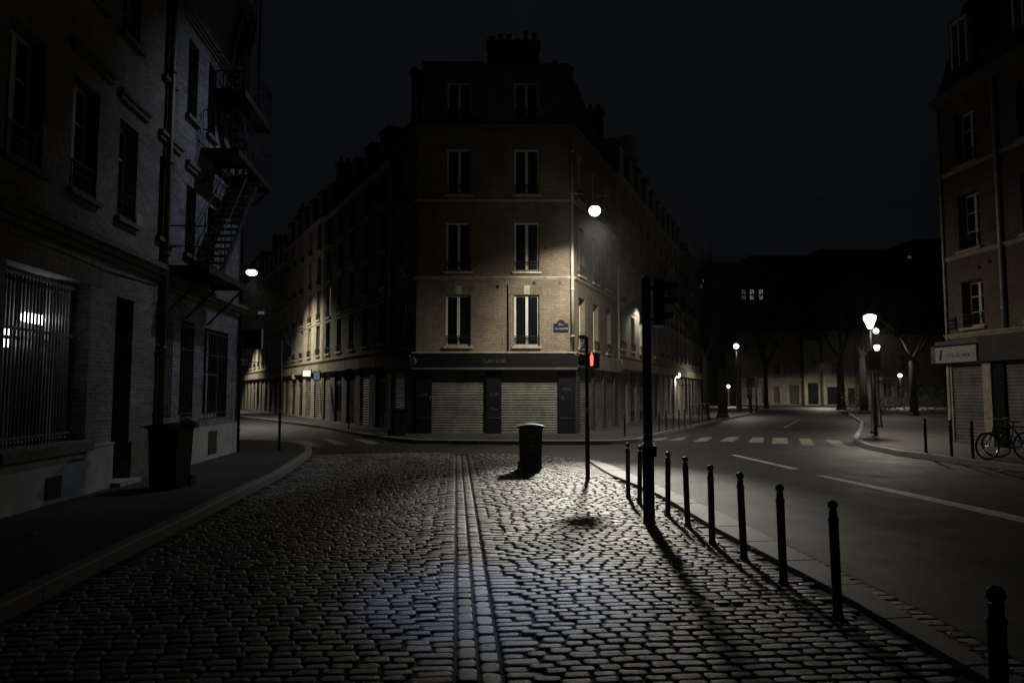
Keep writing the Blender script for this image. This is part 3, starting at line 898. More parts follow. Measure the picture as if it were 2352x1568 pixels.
# body and attic behind
e1 = CA + dL * 3.2; e2 = CB + dR * 7.6
fix_normals(MB().prism([(CA.x + .2, CA.y + .35), (CB.x - .2, CB.y + .35), (e2.x - .35, e2.y), (e1.x + .35, e1.y)], 0, zroofc).build('rear_wall', 'plaster_dark', cb))
fix_normals(MB().prism([(CA.x + .2, CA.y + .31), (CB.x - .07, CB.y + .31), (e2.x - 1.0, e2.y), (e1.x + 1.0, e1.y)], zroofc, ztop - .1).build('roof', 'zinc', cb))
MB().box(.15, -.03, ztop, FWD * .42, .4, ztop + .08).build('parapet', 'zinc', cb, FW.F)
xa, xb_ = AT(1120, 100, 28.6), AT(1237, 100, 28.6)
chimney(cb, None, ((xa.x + xb_.x) / 2, 28.75), 0, xb_.x - xa.x, .7, ztop - .2, yz(82), 6, .42)
chimney(cb, None, (AT(961, 150, 28.6).x, 28.8), 0, .55, .6, zroofc, yz(150), 3, .2)
chimney(cb, None, (AT(1283, 150, 28.6).x, 28.8), 0, 1.1, .6, zroofc, yz(142), 4, .35)
# shopfront ground floor
zf0, zf1 = yz(844), yz(815)
sfp = lambda n, m, a, y0, c, b, y1, d: MB().box(a, y0, c, b, y1, d).build(n, m, cb, FW.F)
fas = sfp('fascia', 'shop_black', fx(948) + .02, -.34, zf0, FWD + .12, -.002, zf1)
scribble(fas, FW, fx(1111), fx(1162), yz(834), yz(823), 'mark', -.345, 4, 8)
MB().box(fx(948), -.36, zf0 - .09, FWD + .12, -.0, zf0 - .003).build('fascia_trim', 'shop_grey', cb, FW.F)
for a, b in ((958, 993), (1118, 1152), (1281, 1320)):
    p = sfp('pillar', 'shop_black', fx(a), -.17, .1, fx(b), -.002, zf0 - .095)
    MB().box(fx(a) + .05, -.185, .7, fx(b) - .05, -.172, .75).build('pillar_moulding', 'shop_dark', p, FW.F)
for i, (a, b) in enumerate(((993, 1118), (1152, 1281))):
    add_shutter(cb, FW, fx(a), fx(b), .1, zf0 - .1, 'shutter', -.04, .1)
for a, b in ((990, 919), (1291, 919)):
    p = AT(a, b, 27.7); MB().tube((fx(a), -.19, yz(918)), (fx(a), -.19, yz(908)), .022, .022, 8).build('handle', 'steel', cb, FW.F)
for i, (a, b, c) in enumerate(((962, 985, 905), (1124, 1148, 905), (1290, 1312, 893), (1126, 1144, 938))):
    scribble(cb, FW, fx(a), fx(b), yz(c) - .07, yz(c) + .08, 'mark', -.178, 60 + i, 4, 'sticker_text')
# left flank shop
zl0, zl1 = zf0 + .02, zf1
part_box(cb, 'fascia', 'shop_grey', BW, -3.2, -.26, zf0, -.02, -.002, zf1 + .02)
lg = MB().lathe([(.16, 0), (.16, .05)], 20).build('round_logo_sign', 'sign_rim', cb, Matrix.Translation(AT(948, 829, 27.6)) @ Matrix.Rotation(math.radians(-20), 4, 'Z') @ Matrix.Rotation(PI / 2, 4, 'X'))
add_shutter(cb, BW, -2.55, -.95, .1, zf0 - .05, 'shutter_pale', -.03, .1)
part_box(cb, 'pillar', 'shop_dark', BW, -.92, -.12, .1, -.02, -.002, zf0 - .003)
part_box(cb, 'pillar', 'stone', BW, -2.95, -.14, .1, -2.6, -.002, zf0 - .003)
# right flank shop
part_box(cb, 'fascia', 'shop_dark', RW, .02, -.22, zf0, 2.6, -.002, zf1)
part_box(cb, 'fascia', 'plaster_grey', RW, 2.63, -.2, zf0, 7.5, -.002, zf1 + .05)
add_shutter(cb, RW, .5, 2.3, .1, zf0 - .02, 'shutter', -.03)
for a in (.05, 2.35, 4.2, 6.3): part_box(cb, 'pillar', 'shop_dark', RW, a, -.12, .1, a + .4, -.002, zf0 - .003)
for a in (2.8, 4.65): add_shutter(cb, RW, a, a + 1.35, .1, zf0 - .02, 'shutter', -.02)
# enamel street sign on the front
ss = empty('street_sign', (AT(1288, 750, 27.9).x, 27.95, yz(752)), 0, 'blue enamel street name plate with a rounded crest on the brick front', 'street sign')
sx0, sx1 = fx(1272), fx(1306)
MB().box(sx0, -.03, yz(762), sx1, -.004, yz(743)).build('plate', 'enamel', ss, FW.F)
MB().lathe([(.17, 0), (.17, .026)], 20).build('crest', 'enamel', ss, Matrix.Translation((CA.x + (sx0 + sx1) / 2, 27.994, yz(744))) @ Matrix.Rotation(PI / 2, 4, 'X'))
scribble(ss, FW, sx0 + .04, sx1 - .03, yz(757), yz(752), 'enamel_white', -.035, 9, 12)
scribble(ss, FW, (sx0 + sx1) / 2 - .1, (sx0 + sx1) / 2 + .1, yz(747), yz(741), 'enamel_white', -.035, 5, 3)

# ------------------------------------------------------------------ street rows beside it
def row_house(label, wl, xa, xb, zt, wallmat, seed, near_to_right, winmat='white_frame', shop=None, lit=None, floors=4, mans='zinc', ground='shop_dark', shutters_on=0.5):
    """house on a facade line between local x xa and xb (xa<xb), mansard and chimneys above"""
    rr = random.Random(seed)
    o = empty('row_house', wl.F @ Vector(((xa + xb) / 2, 0, 0)), 0, label, 'building', 'terraced houses either side of the corner house')
    w = xb - xa; n = max(2, round(w / 2.3)); st = w / n
    zb = 3.65; fh = (zt - zb) / floors
    holes = []
    for i in range(n):
        for k in range(floors):
            x = xa + st * (i + .5) - .48; z = zb + fh * k + .32
            holes.append((round(x, 2), round(x, 2) + .96, round(z, 2), round(z, 2) + 1.85))
    # ground floor openings
    gh = []
    for i in range(n):
        x = xa + st * (i + .5) - .75
        gh.append((x, x + 1.5, .12, 2.85))
    wall_mesh(xa, xb, 0, zt, holes + gh, .22).build('wall', wallmat, o, wl.F)
    for q, h in enumerate(holes):
        pane = 'glass'
        if lit and q in lit: pane = 'win_warm'
        add_window(o, wl, *h, mat=winmat, depth=.18, pane=pane, rail_h=.4)
    for i, h in enumerate(gh):
        t = rr.random()
        if t < shutters_on: add_shutter(o, wl, h[0], h[1], h[2], h[3], 'shutter', .1, .12)
        elif t < .85:
            d = MB().box(h[0], .12, h[2], h[1], .16, h[3]).box((h[0] + h[1]) / 2 - .03, .09, h[2], (h[0] + h[1]) / 2 + .03, .119, h[3]).box(h[0], .08, 2.2, h[1], .119, 2.28).build('shop_window', 'shop_dark', o, wl.F)
            MB().box(h[0] + .1, .1, .7, (h[0] + h[1]) / 2 - .08, .117, 2.1).box((h[0] + h[1]) / 2 + .08, .1, .7, h[1] - .1, .117, 2.1).build('pane', 'glass', d, wl.F)
        else:
            d = MB().box(h[0], .12, h[2], h[1], .16, h[3]).build('door', 'shop_black', o, wl.F)
            MB().tube(((h[0] + h[1]) / 2, .09, 1.1), ((h[0] + h[1]) / 2, .09, 1.3), .02, None, 6).build('handle', 'steel', d, wl.F)
    for a, b, m in (shop or [(xa, xb, ground)]):
        part_box(o, 'fascia', m, wl, a + .03, -.2, 2.9, b - .03, -.002, 3.4)
    cornice(o, wl, xa, xb, 3.48, .14, .14, 'stone', 'string_course')
    cornice(o, wl, xa, xb, zt - .22, .22, .2, 'stone', 'cornice')
    cornice(o, wl, xa, xb, zb + fh * 1 + .02, .09, .05, 'stone', 'string_course')
    # mansard roof with dormers
    d = 10.0; mb = MB()
    mb.add([(xa, .05, zt), (xb, .05, zt), (xb, .95, zt + 2.1), (xa, .95, zt + 2.1), (xa, d / 2, zt + 2.9), (xb, d / 2, zt + 2.9), (xa, d, zt), (xb, d, zt)],
           [(0, 1, 2, 3), (3, 2, 5, 4), (4, 5, 7, 6), (0, 3, 4, 6), (1, 7, 5, 2)])
    mb.build('roof', mans, o, wl.F)
    for i in range(n):
        x = xa + st * (i + .5)
        f_ = MB().box(x - .5, .0, zt + .1, x + .5, .8, zt + 1.75).box(x - .58, -.06, zt + 1.753, x + .58, .9, zt + 1.85).build('dormer', mans, o, wl.F)
        MB().box(x - .38, -.03, zt + .3, x - .31, -.002, zt + 1.6).box(x + .31, -.03, zt + .3, x + .38, -.002, zt + 1.6).box(x - .04, -.03, zt + .3, x + .04, -.002, zt + 1.6).box(x - .31, -.03, zt + 1.53, x - .04, -.002, zt + 1.6).box(x + .04, -.03, zt + 1.53, x + .31, -.002, zt + 1.6).build('dormer_window', winmat, f_, wl.F)
    MB().box(xa, .35, 0, xb, d, zt).build('rear_wall', 'plaster_dark', o, wl.F)
    ang = math.atan2(wl.F[1][0], wl.F[0][0])
    for x in (xa + .35, xb - .35) if rr.random() < .5 else (xa + .35,):
        c = wl.F @ Vector((x, 1.9, 0))
        chimney(o, None, (c.x, c.y), ang + PI / 2, 2.2, .5, zt + .5, zt + rr.uniform(3.0, 3.7), 5, .4)
    return o
zt_ = 12.2
L2 = row_house('dark painted terraced house left of the brick corner house, two windows faintly lit', BW, -15.6, -3.21, zt_, 'plaster_dark', 11, True, shop=[(-4.6, -3.21, 'shop_grey'), (-7.1, -4.62, 'shop_red'), (-9.8, -7.13, 'shop_cream'), (-15.6, -9.83, 'shop_cream')], lit=(1,), winmat='grey_frame')
row_house('pale plaster terraced house glowing under the left suspended lamp', BW, -27.5, -15.63, zt_ + .2, 'plaster', 12, True, ground='plaster')
row_house('grey terraced house beyond the pale lamplit one on the left street', BW, -38.0, -27.53, zt_ - .6, 'plaster_grey', 13, True, ground='shop_cream')
row_house('farthest plaster house at the visible end of the left street', BW, -56, -38.03, zt_ + .3, 'plaster', 14, True, ground='plaster')
R2 = row_house('taller house with a bare party wall behind the suspended lamp', RW, 7.63, 16.7, 13.0, 'plaster_grey', 21, False, ground='shop_cream', shutters_on=.3)
pg = MB().box(12.7, .15, 13.0, 13.2, 2.9, 16.6).box(12.62, .08, 16.6, 13.3, 3.0, 16.75).build('party_wall', 'plaster', R2, RW.F)
row_house('pale house on the right street with flower boxes above its shop', RW, 16.73, 29.5, 12.8, 'plaster', 22, False, ground='shop_cream', shutters_on=.3)
row_house('last pale house of the right row, nearest the square with trees', RW, 29.53, 40.0, 12.0, 'plaster_grey', 23, False, ground='plaster')
# fill the wedge between both rows
ww = empty('rear_block', (0, 60, 0), 0, 'dark block of roofs and stacks rising between the two rows behind the corner house', 'building')
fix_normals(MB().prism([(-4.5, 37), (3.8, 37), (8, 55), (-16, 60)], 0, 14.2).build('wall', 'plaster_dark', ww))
for i, (x, y) in enumerate(((-3, 38.5), (2.5, 38.2), (-7, 46), (5, 46), (-12, 55))): chimney(ww, None, (x, y), .2, 1.4, .5, 14.2, 15.6, 4, .35)

# ------------------------------------------------------------------ right building
RA = G(2189, 1021); RBd = Vector((math.sin(math.radians(-4.0)), math.cos(math.radians(-4.0))))
RBW = Wall(RA.xy, (-RBd.x, -RBd.y))     # local x runs from the far corner towards the camera
rb = empty('right_corner_building', RA, 0, 'orange brick corner building on the right with roller shutters and a mansard roof', 'building')
def rz(px, py): return RBW.px(px, py)
zsig1 = rz(2175, 770)[1]; zr2 = rz(2175, 593)[1]; zr3 = rz(2170, 402)[1]; zr4 = rz(2160, 250)[1]
xw = rz(2210, 700)[0]; xw1 = rz(2250, 700)[0]
def rrow(yt, yb): return rz(2225, yb)[1], rz(2225, yt)[1]
rrows = [rrow(645, 752), rrow(443, 572), rrow(248, 372)]
fr = []
for c, d in rrows:
    for k in range(5):
        x = round(xw + k * 2.6, 2); fr.append((x, x + .95, round(c, 2), round(c, 2) + round(d - c, 2)))
wall_mesh(0, 14, 0, zr4, fr, .34).build('wall', 'brick_right', rb, RBW.F)
for h in fr: add_window(rb, RBW, *h, depth=.3, bars=2, rail_h=.45, rail_y=.02)
MB().box(0.001, .35, 0, 14, 9, zr4).box(0.001, .001, 0, .02, .35, zr4).build('rear_wall', 'brick_right', rb, RBW.F)
for z, h_, o_ in ((zsig1, .14, .12), (zr2, .12, .06), (zr3, .12, .06)):
    cornice(rb, RBW, -.06, 14, z - h_, h_, o_, 'stone', 'string_course')
cornice(rb, RBW, -.12, 14, zr4, .3, .3, 'stone_dirty', 'cornice')
MB().add([(-.1, .0, zr4 + .3), (14, 0, zr4 + .3), (14, .8, zr4 + 3.6), (.45, .8, zr4 + 3.6), (.45, 8, zr4 + 3.6), (14, 8, zr4 + 3.6), (-.1, 9, zr4 + .3), (14, 9, zr4 + .3)],
         [(0, 1, 2, 3), (3, 2, 5, 4), (4, 5, 7, 6), (0, 3, 4, 6), (1, 7, 5, 2)]).build('roof', 'zinc', rb, RBW.F)
for k in range(3):
    x = xw + .47 + k * 2.6
    f_ = MB().box(x - .5, -.02, zr4 + .9, x + .5, .8, zr4 + 2.7).build('dormer', 'zinc', rb, RBW.F)
    MB().box(x - .38, -.06, zr4 + 1.0, x - .30, -.022, zr4 + 2.6).box(x + .3, -.06, zr4 + 1.0, x + .38, -.022, zr4 + 2.6).box(x - .03, -.06, zr4 + 1.0, x + .03, -.022, zr4 + 2.5).box(x - .3, -.06, zr4 + 2.5, x + .3, -.022, zr4 + 2.6).build('dormer_window', 'white_frame', f_, RBW.F)
pipe(rb, RBW, .03, .1, zr4, 'pipe', .04)
pipe(rb, RBW, rz(2305, 600)[0], zsig1, zr4, 'pipe', .06)
# shopfront
zs0, zs1 = rz(2200, 833)[1], rz(2200, 797)[1]
x1_ = rz(2185, 900)[0]; x2_ = rz(2275, 900)[0]; x3_ = rz(2296, 900)[0]; x4_ = rz(2318, 900)[0]
wsn = part_box(rb, 'shop_sign', 'shop_white', RBW, x1_ - .12, -.42, zs0, x2_ + .02, -.30, zs1)
scribble(wsn, RBW, x1_ + .45, x2_ - .25, zs0 + .16, zs0 + .30, 'mark', -.425, 21, 10)
MB().tube((x1_ + .12, -.43, zs0 + .1), (x1_ + .2, -.43, zs0 + .42), .06, .03, 8).build('flower_emblem', 'shop_red', wsn, RBW.F)
part_box(rb, 'shop_sign_end', 'stone_dirty', RBW, -.3, -.42, zs0, x1_ - .14, -.02, zs1 + .05)
part_box(rb, 'awning_box', 'shop_grey', RBW, -.2, -.34, zs1 + .06, x2_, -.0, zs1 + .2)
bsn = part_box(rb, 'fascia', 'shop_dark', RBW, x2_ + .04, -.36, zs0 - .02, 9, -.002, zs1 + .25)
text(bsn, RBW, 'LAND', rz(2331, 800)[0], zs0 + .3, .2, 'mark', -.37)
add_shutter(rb, RBW, x1_ + .02, x2_ - .04, .11, zs0 - .01, 'shutter', -.05, .105)
part_box(rb, 'pillar', 'stone', RBW, x2_ - .03, -.22, .1, x3_ - .05, -.002, zs0 - .025)
part_box(rb, 'pillar', 'shop_black', RBW, x3_ - .03, -.16, .1, x4_, -.002, zs0 - .025)
part_box(rb, 'pillar', 'stone', RBW, .05, -.16, .1, .17, -.002, zs0 - .01)
part_box(rb, 'pillar', 'stone', RBW, .25, -.12, .1, x1_, -.002, zs0 - .01)
add_shutter(rb, RBW, x4_ + .02, x4_ + 2.6, .11, zs0 - .03, 'shutter', -.05, .105)
for a, b in ((2268, 838), (2286, 828)):
    p = rz(a * 0 + 2248, 0)
for (a, b) in ((2285, 862 - 30), ): pass
for (px_, py_) in ((2250, 603), (2273, 590)):
    p = rz(px_, py_ + 10); MB().tube((p[0], -.04, p[1]), (p[0], -.001, p[1]), .05, .05, 8).build('wall_anchor', 'black', rb, RBW.F)
s2_ = empty('street_sign', RBW.F @ Vector((rz(2180, 740)[0], -.02, rz(2180, 740)[1])), 0, 'small enamel street sign on the right brick building beside its corner pipe', 'street sign')
pa, pb = rz(2181, 757), rz(2197, 728)
MB().box(pa[0], -.04, pa[1], pb[0], -.01, pb[1]).build('plate', 'enamel', s2_, RBW.F)
for k in range(3): scribble(s2_, RBW, pa[0] + .04, pb[0] - .03, pa[1] + .06 + k * .13, pa[1] + .13 + k * .13, 'enamel_white', -.045, 31 + k, 5)

# ------------------------------------------------------------------ far buildings
def far_house(label, px0, px1, pybase_Y, zt, mat, wins=(), openings=(), lit_dim=(), band=None):
    Y = pybase_Y
    x0 = (px0 - 1176) / F * Y / math.cos(0); x1 = (px1 - 1176) / F * Y
    wl = Wall(Vector((x0, Y)), (1, 0))
    o = empty('far_house', (x0, Y, 0), 0, label, 'building', 'dark houses closing the far end of the right street')
    hs = []
    for (a, b, t, bt, m) in wins:
        pa, pb = wl.px(a, bt), wl.px(b, t); hs.append((pa[0], pb[0], max(.12, pa[1]), pb[1], m))
    wall_mesh(0, x1 - x0, 0, zt, [h[:4] for h in hs], .3).build('wall', mat, o, wl.F)
    for h in hs:
        nm = 'door' if h[2] < .5 else 'window'
        w = MB().box(h[0], .25, h[2], h[1], .3, h[3]).build(nm, h[4], o, wl.F)
        if nm == 'window':
            MB().box((h[0] + h[1]) / 2 - .06, .2, h[2], (h[0] + h[1]) / 2 + .06, .248, h[3]).box(h[0], .2, (h[2] + h[3]) / 2 - .06, (h[0] + h[1]) / 2 - .06, .248, (h[2] + h[3]) / 2 + .06).box((h[0] + h[1]) / 2 + .06, .2, (h[2] + h[3]) / 2 - .06, h[1], .248, (h[2] + h[3]) / 2 + .06).build('window_frame', 'grey_frame', w, wl.F)
    MB().box(0, .4, 0, x1 - x0, 12, zt).build('rear_wall', 'plaster_dark', o, wl.F)
    MB().add([(0, 0, zt), (x1 - x0, 0, zt), (x1 - x0, 1.5, zt + 2.5), (0, 1.5, zt + 2.5), (0, 12, zt + 2.5), (x1 - x0, 12, zt + 2.5)], [(0, 1, 2, 3), (3, 2, 5, 4), (0, 3, 4), (1, 5, 2)]).build('roof', 'zinc', o, wl.F)
    if band:
        z = wl.px(px0, band)[1]; cornice(o, wl, 0, x1 - x0, z, .25, .2, 'stone', 'string_course')
    return o
gl, sk, sb = 'glass', 'shop_dark', 'shop_black'
far_house('far plain house with a dark door, left part of the street end', 1690, 1846, 93, 9.5, 'plaster_grey', [(1814, 1835, 884, 929, sk), (1716, 1727, 890, 915, gl), (1750, 1762, 888, 926, sk), (1778, 1790, 888, 926, sk), (1780, 1790, 838, 858, gl)], band=873)
far_house('far house with one tall arched dark doorway and a pale surround', 1846, 1890, 92, 8.6, 'plaster', [(1857, 1880, 879, 929, sb), (1864, 1876, 827, 855, gl)], band=866)
far_house('far house with two wide dark garage doors and pale shutters', 1890, 1990, 91, 9.8, 'plaster', [(1901, 1927, 888, 930, sb), (1949, 1975, 891, 930, sb), (1911, 1924, 835, 858, gl), (1948, 1961, 830, 868, 'shop_white')], band=870)
fh = far_house('far house with a shop under a pale awning right of the lanterns', 1990, 2165, 88, 9, 'plaster', [(2030, 2050, 880, 912, sk), (2062, 2080, 880, 914, sk), (2030, 2046, 812, 852, 'shop_white'), (2070, 2080, 815, 850, gl), (2110, 2120, 880, 912, sk)])
a0, a1 = AT(2019, 866, 86), AT(2106, 862, 86)
MB().box(a0.x, 85.2, a0.z - .35, a1.x, 87.95, a0.z).build('awning', 'shop_cream', fh)
# tall dark blocks behind
def block(label, x0, x1, Y, zt, wins):
    wl = Wall(Vector((x0, Y)), (1, 0))
    o = empty('tall_block', (x0, Y, 0), 0, label, 'building', 'tall dark blocks rising beyond the square')
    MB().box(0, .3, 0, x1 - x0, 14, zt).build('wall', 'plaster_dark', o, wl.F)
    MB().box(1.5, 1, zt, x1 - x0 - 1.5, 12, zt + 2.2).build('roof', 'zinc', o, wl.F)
    for (px_, py_, m) in wins:
        p = wl.px(px_, py_)
        w = MB().box(p[0] - .36, .2, p[1] - .95, p[0] + .36, .298, p[1] + .95).build('window', m, o, wl.F)
        MB().box(p[0] - .07, .15, p[1] - 1.0, p[0] + .07, .198, p[1] + 1.0).box(p[0] - .36, .15, p[1] - .2, p[0] - .07, .198, p[1] + .08).box(p[0] + .07, .15, p[1] - .2, p[0] + .36, .198, p[1] + .08).build('window_bar', 'black', w, wl.F)
block('tall dark block with one lit window just right of the middle row', 42, 62, 150, 28, [(1614, 650, 'win_lit')])
block('tall dark block with three lit windows in a row', 46.5, 64, 138, 27, [(1709, 676, 'win_dim'), (1728, 676, 'win_lit'), (1749, 676, 'win_lit')])
block('tall dark block with one dim window above the distant doors', 64.5, 86, 146, 30, [(1870, 678, 'win_dim')])
block('tallest dark block with a dim high window beside the right building', 87, 118, 150, 33, [(2090, 597, 'win_dim')])

# ------------------------------------------------------------------ bollards
def make_bollard(name, loc, ball=True, h=.92):
    o = empty(name, loc)
    MB().lathe([(.046, 0), (.046, .03), (.037, .05), (.037, h - .18), (.042, h - .175), (.042, h - .155), (.034, h - .15), (.030, h - .10), (.034, h - .09)], 14).build('post', 'black', o, Matrix.Translation(loc), True)
    if ball:
        pr = [(.001, -.001)] + [(.04 * math.sin(PI * k / 10), .04 * (1 - math.cos(PI * k / 10))) for k in range(1, 10)] + [(.001, .081)]
        MB().lathe(pr, 14, (0, 0, h - .092)).build('ball', 'black', o, Matrix.Translation(loc), True)
    else:
        MB().lathe([(.034, 0), (.041, .02), (.041, .06), (.02, .085)], 14, (0, 0, h - .09)).build('cap', 'black', o, Matrix.Translation(loc), True)
    return o
bases = [(1443, 1143), (1469, 1157), (1534, 1186), (1580, 1210), (1636, 1250), (1709, 1286), (1800, 1343), (1925, 1421)]
near = AT(2280, 1340, 3.13)
locs = [G(a, b, .0) for a, b in bases] + [Vector((near.x, near.y, 0))]
names = ['farthest ball topped bollard, between the pedestrian signal and the thick signal post', 'second bollard, close behind the thick signal post on its left', 'bollard immediately right of the thick signal post', 'second bollard to the right of the thick signal post', 'third bollard to the right of the thick signal post', 'fourth bollard right of the thick signal post, a white scrap beyond its foot', 'fifth bollard to the right of the thick signal post, third nearest in the line', 'second nearest ball topped bollard, before the large one at the frame edge', 'nearest ball topped bollard, cut off by the bottom right of the picture']
b0 = make_bollard('bollard', locs[0])
tag(b0, names[0], 'bollard', 'ball topped bollards along the cobbled kerb')
for l, nm in zip(locs[1:], names[1:]):
    copy_tree(b0, Matrix.Translation(l) @ Matrix.Rotation(random.uniform(-.022, .022), 4, 'Y') @ Matrix.Rotation(random.uniform(-.03, .03), 4, 'X') @ Matrix.Rotation(random.uniform(0, 6), 4, 'Z') @ Matrix.Translation(-locs[0]), None, nm)
# plain bollards, right pavement
pb_ = [G(2127, 1040, .1), G(2186, 1048, .1), G(2235, 1054, .1)]
nb = ['plain bollard on the right pavement, leftmost of three', 'plain bollard in front of the shuttered shop pillar, middle of three', 'plain bollard beside the bicycle wheel on the right pavement']
r0 = tag(make_bollard('bollard', pb_[0], False, .95), nb[0], 'bollard', 'plain bollards on the right pavement')
for l, nm in zip(pb_[1:], nb[1:]): copy_tree(r0, Matrix.Translation(l - pb_[0]), None, nm)
mbp_ = [(1435, 1002), (1514, 991), (1531, 989), (1547, 986), (1560, 984), (1573, 982), (1586, 979)]
ml = [G(a, b, .1) for a, b in mbp_]
mn = ['lone plain bollard between pedestrian signal and thick post, before the shopfront', 'nearest of the row of plain bollards right of the thick post', 'second plain bollard of the row right of the thick post', 'third plain bollard of the row right of the thick post', 'fourth plain bollard of the row right of the thick post', 'fifth plain bollard of the row, just before the parked bicycles', 'last plain bollard of the row, touching the parked bicycles']
m0 = tag(make_bollard('bollard', ml[0], False, .85), mn[0], 'bollard', 'plain bollards along the far pavement')
for l, nm in zip(ml[1:], mn[1:]): copy_tree(m0, Matrix.Translation(l - ml[0]), None, nm)

# ------------------------------------------------------------------ thick post with traffic light
tp = G(1491, 1203); Y = tp.y
def Z(py, Yy): return AT(1176, py, Yy).z
t = empty('traffic_light', tp, 0, 'thick black signal post with its traffic light seen from the side', 'traffic light')
T = Matrix.Translation(tp)
MB().lathe([(.085, 0), (.085, .03), (.078, .04), (.078, Z(1022, Y)), (.062, Z(1018, Y)), (.060, Z(645, Y) + .03), (.02, Z(640, Y) + .04)], 18).build('post', 'black', t, T, True)
MB().lathe([(.082, 0), (.082, .012)], 18, (0, 0, Z(1020, Y))).build('collar', 'black', t, T)
MB().box(-.02, -.05, Z(1048, Y), .105, .05, Z(1023, Y)).build('access_box', 'black', t, T)
z0, z1 = Z(749, Y), Z(644, Y)
hd = MB().box(.085, -.13, z0, .225, .13, z1).box(.10, -.10, z1, .21, .10, z1 + .02).build('signal_head', 'black', t, T)
MB().box(.071, -.135, z0 - .01, .084, -.118, z1).build('back_edge', 'steel_cold', hd, T)
MB().box(-.086, -.03, z0 + .04, -.066, .03, z0 + .28).build('side_strip', 'steel_cold', t, T)
for k, zc in enumerate((z1 - .11, (z0 + z1) / 2 - .0, z0 + .11)):
    L_ = .20 if k < 2 else .12
    mbv = MB(); n = 10
    for i in range(n):
        a0_, a1_ = PI * (i / n) * 1.0, PI * ((i + 1) / n)
        p = [(.226, .085 * math.cos(a0_), zc + .085 * math.sin(a0_)), (.226, .085 * math.cos(a1_), zc + .085 * math.sin(a1_))]
        q = [(.226 + L_, p[0][1], p[0][2] - .0), (.226 + L_, p[1][1], p[1][2])]
        mbv.add([p[0], p[1], q[1], q[0], (p[0][0], p[0][1] * .94, zc + (p[0][2] - zc) * .94), (p[1][0], p[1][1] * .94, zc + (p[1][2] - zc) * .94), (q[1][0], q[1][1] * .94, zc + (q[1][2] - zc) * .94), (q[0][0], q[0][1] * .94, zc + (q[0][2] - zc) * .94)],
                [(0, 1, 2, 3), (7, 6, 5, 4), (0, 3, 7, 4), (1, 5, 6, 2), (2, 6, 7, 3), (0, 4, 5, 1)])
    mbv.build('visor', 'black', hd, T)
    MB().tube((.226, 0, zc), (.232, 0, zc), .075, .075, 14).build('lens', 'glass', hd, T)
for zz in (z1 - .1, z0 + .1): MB().box(.05, -.02, zz - .02, .09, .02, zz + .02).build('clamp', 'black', t, T)
for zz, hh in ((Z(985, Y), .10), (Z(1000, Y), .05)):
    MB().lathe([(.0625, 0), (.0625, hh)], 18, (0, 0, zz)).build('torn_sticker', 'mark', t, T)

# pedestrian signal
pp = G(1350, 1101); Y = pp.y
t = empty('pedestrian_signal', pp, 0, 'slim black pole with a pedestrian signal showing red', 'pedestrian signal')
T = Matrix.Translation(pp)
MB().lathe([(.06, 0), (.06, .02), (.045, .04), (.045, .9), (.045, 1.1), (.036, 1.12), (.036, Z(775, Y)), (.01, Z(772, Y))], 14).build('post', 'black', t, T, True)
MB().lathe([(.047, 0), (.047, .07)], 14, (0, 0, Z(945, Y))).build('sticker', 'sign_rim', t, T)
pz0, pz1 = Z(846, Y), Z(812, Y)
h1 = MB().box(.03, -.1, pz0, .24, .0, pz1).box(.04, -.18, pz1 - .012, .23, -.1, pz1 + .004).box(.032, -.18, pz0 + .03, .045, -.1, pz1 - .012).box(.225, -.18, pz0 + .03, .238, -.1, pz1 - .012).build('signal_head', 'black', t, T)
zc = (pz0 + pz1) / 2
fm = MB().lathe([(.016, 0), (.028, .03), (.030, .12), (.036, .19), (.020, .215)], 12, (.085, -.118, pz0 + .05))
fm.lathe([(.006, 0), (.022, .015), (.022, .03), (.006, .048)], 10, (.085, -.118, pz0 + .272))
fm.build('red_figure', 'red_man', h1, T, True)
MB().box(-.15, -.05, pz0 + .06, -.04, .05, pz1 - .02).box(-.18, -.04, pz0 + .09, -.15, .04, pz1 - .05).build('signal_head', 'black', t, T)
MB().box(-.21, -.06, pz1 - .02, -.19, .06, pz1 + .02).box(-.13, -.03, pz1 + .1, -.02, .03, pz1 + .13).box(-.13, -.03, pz1 + .02, -.11, .03, pz1 + .1).build('bracket', 'steel_cold', t, T)
MB().box(-.16, -.05, Z(778, Y), -.02, .05, Z(770, Y)).build('push_unit', 'steel_cold', t, T)

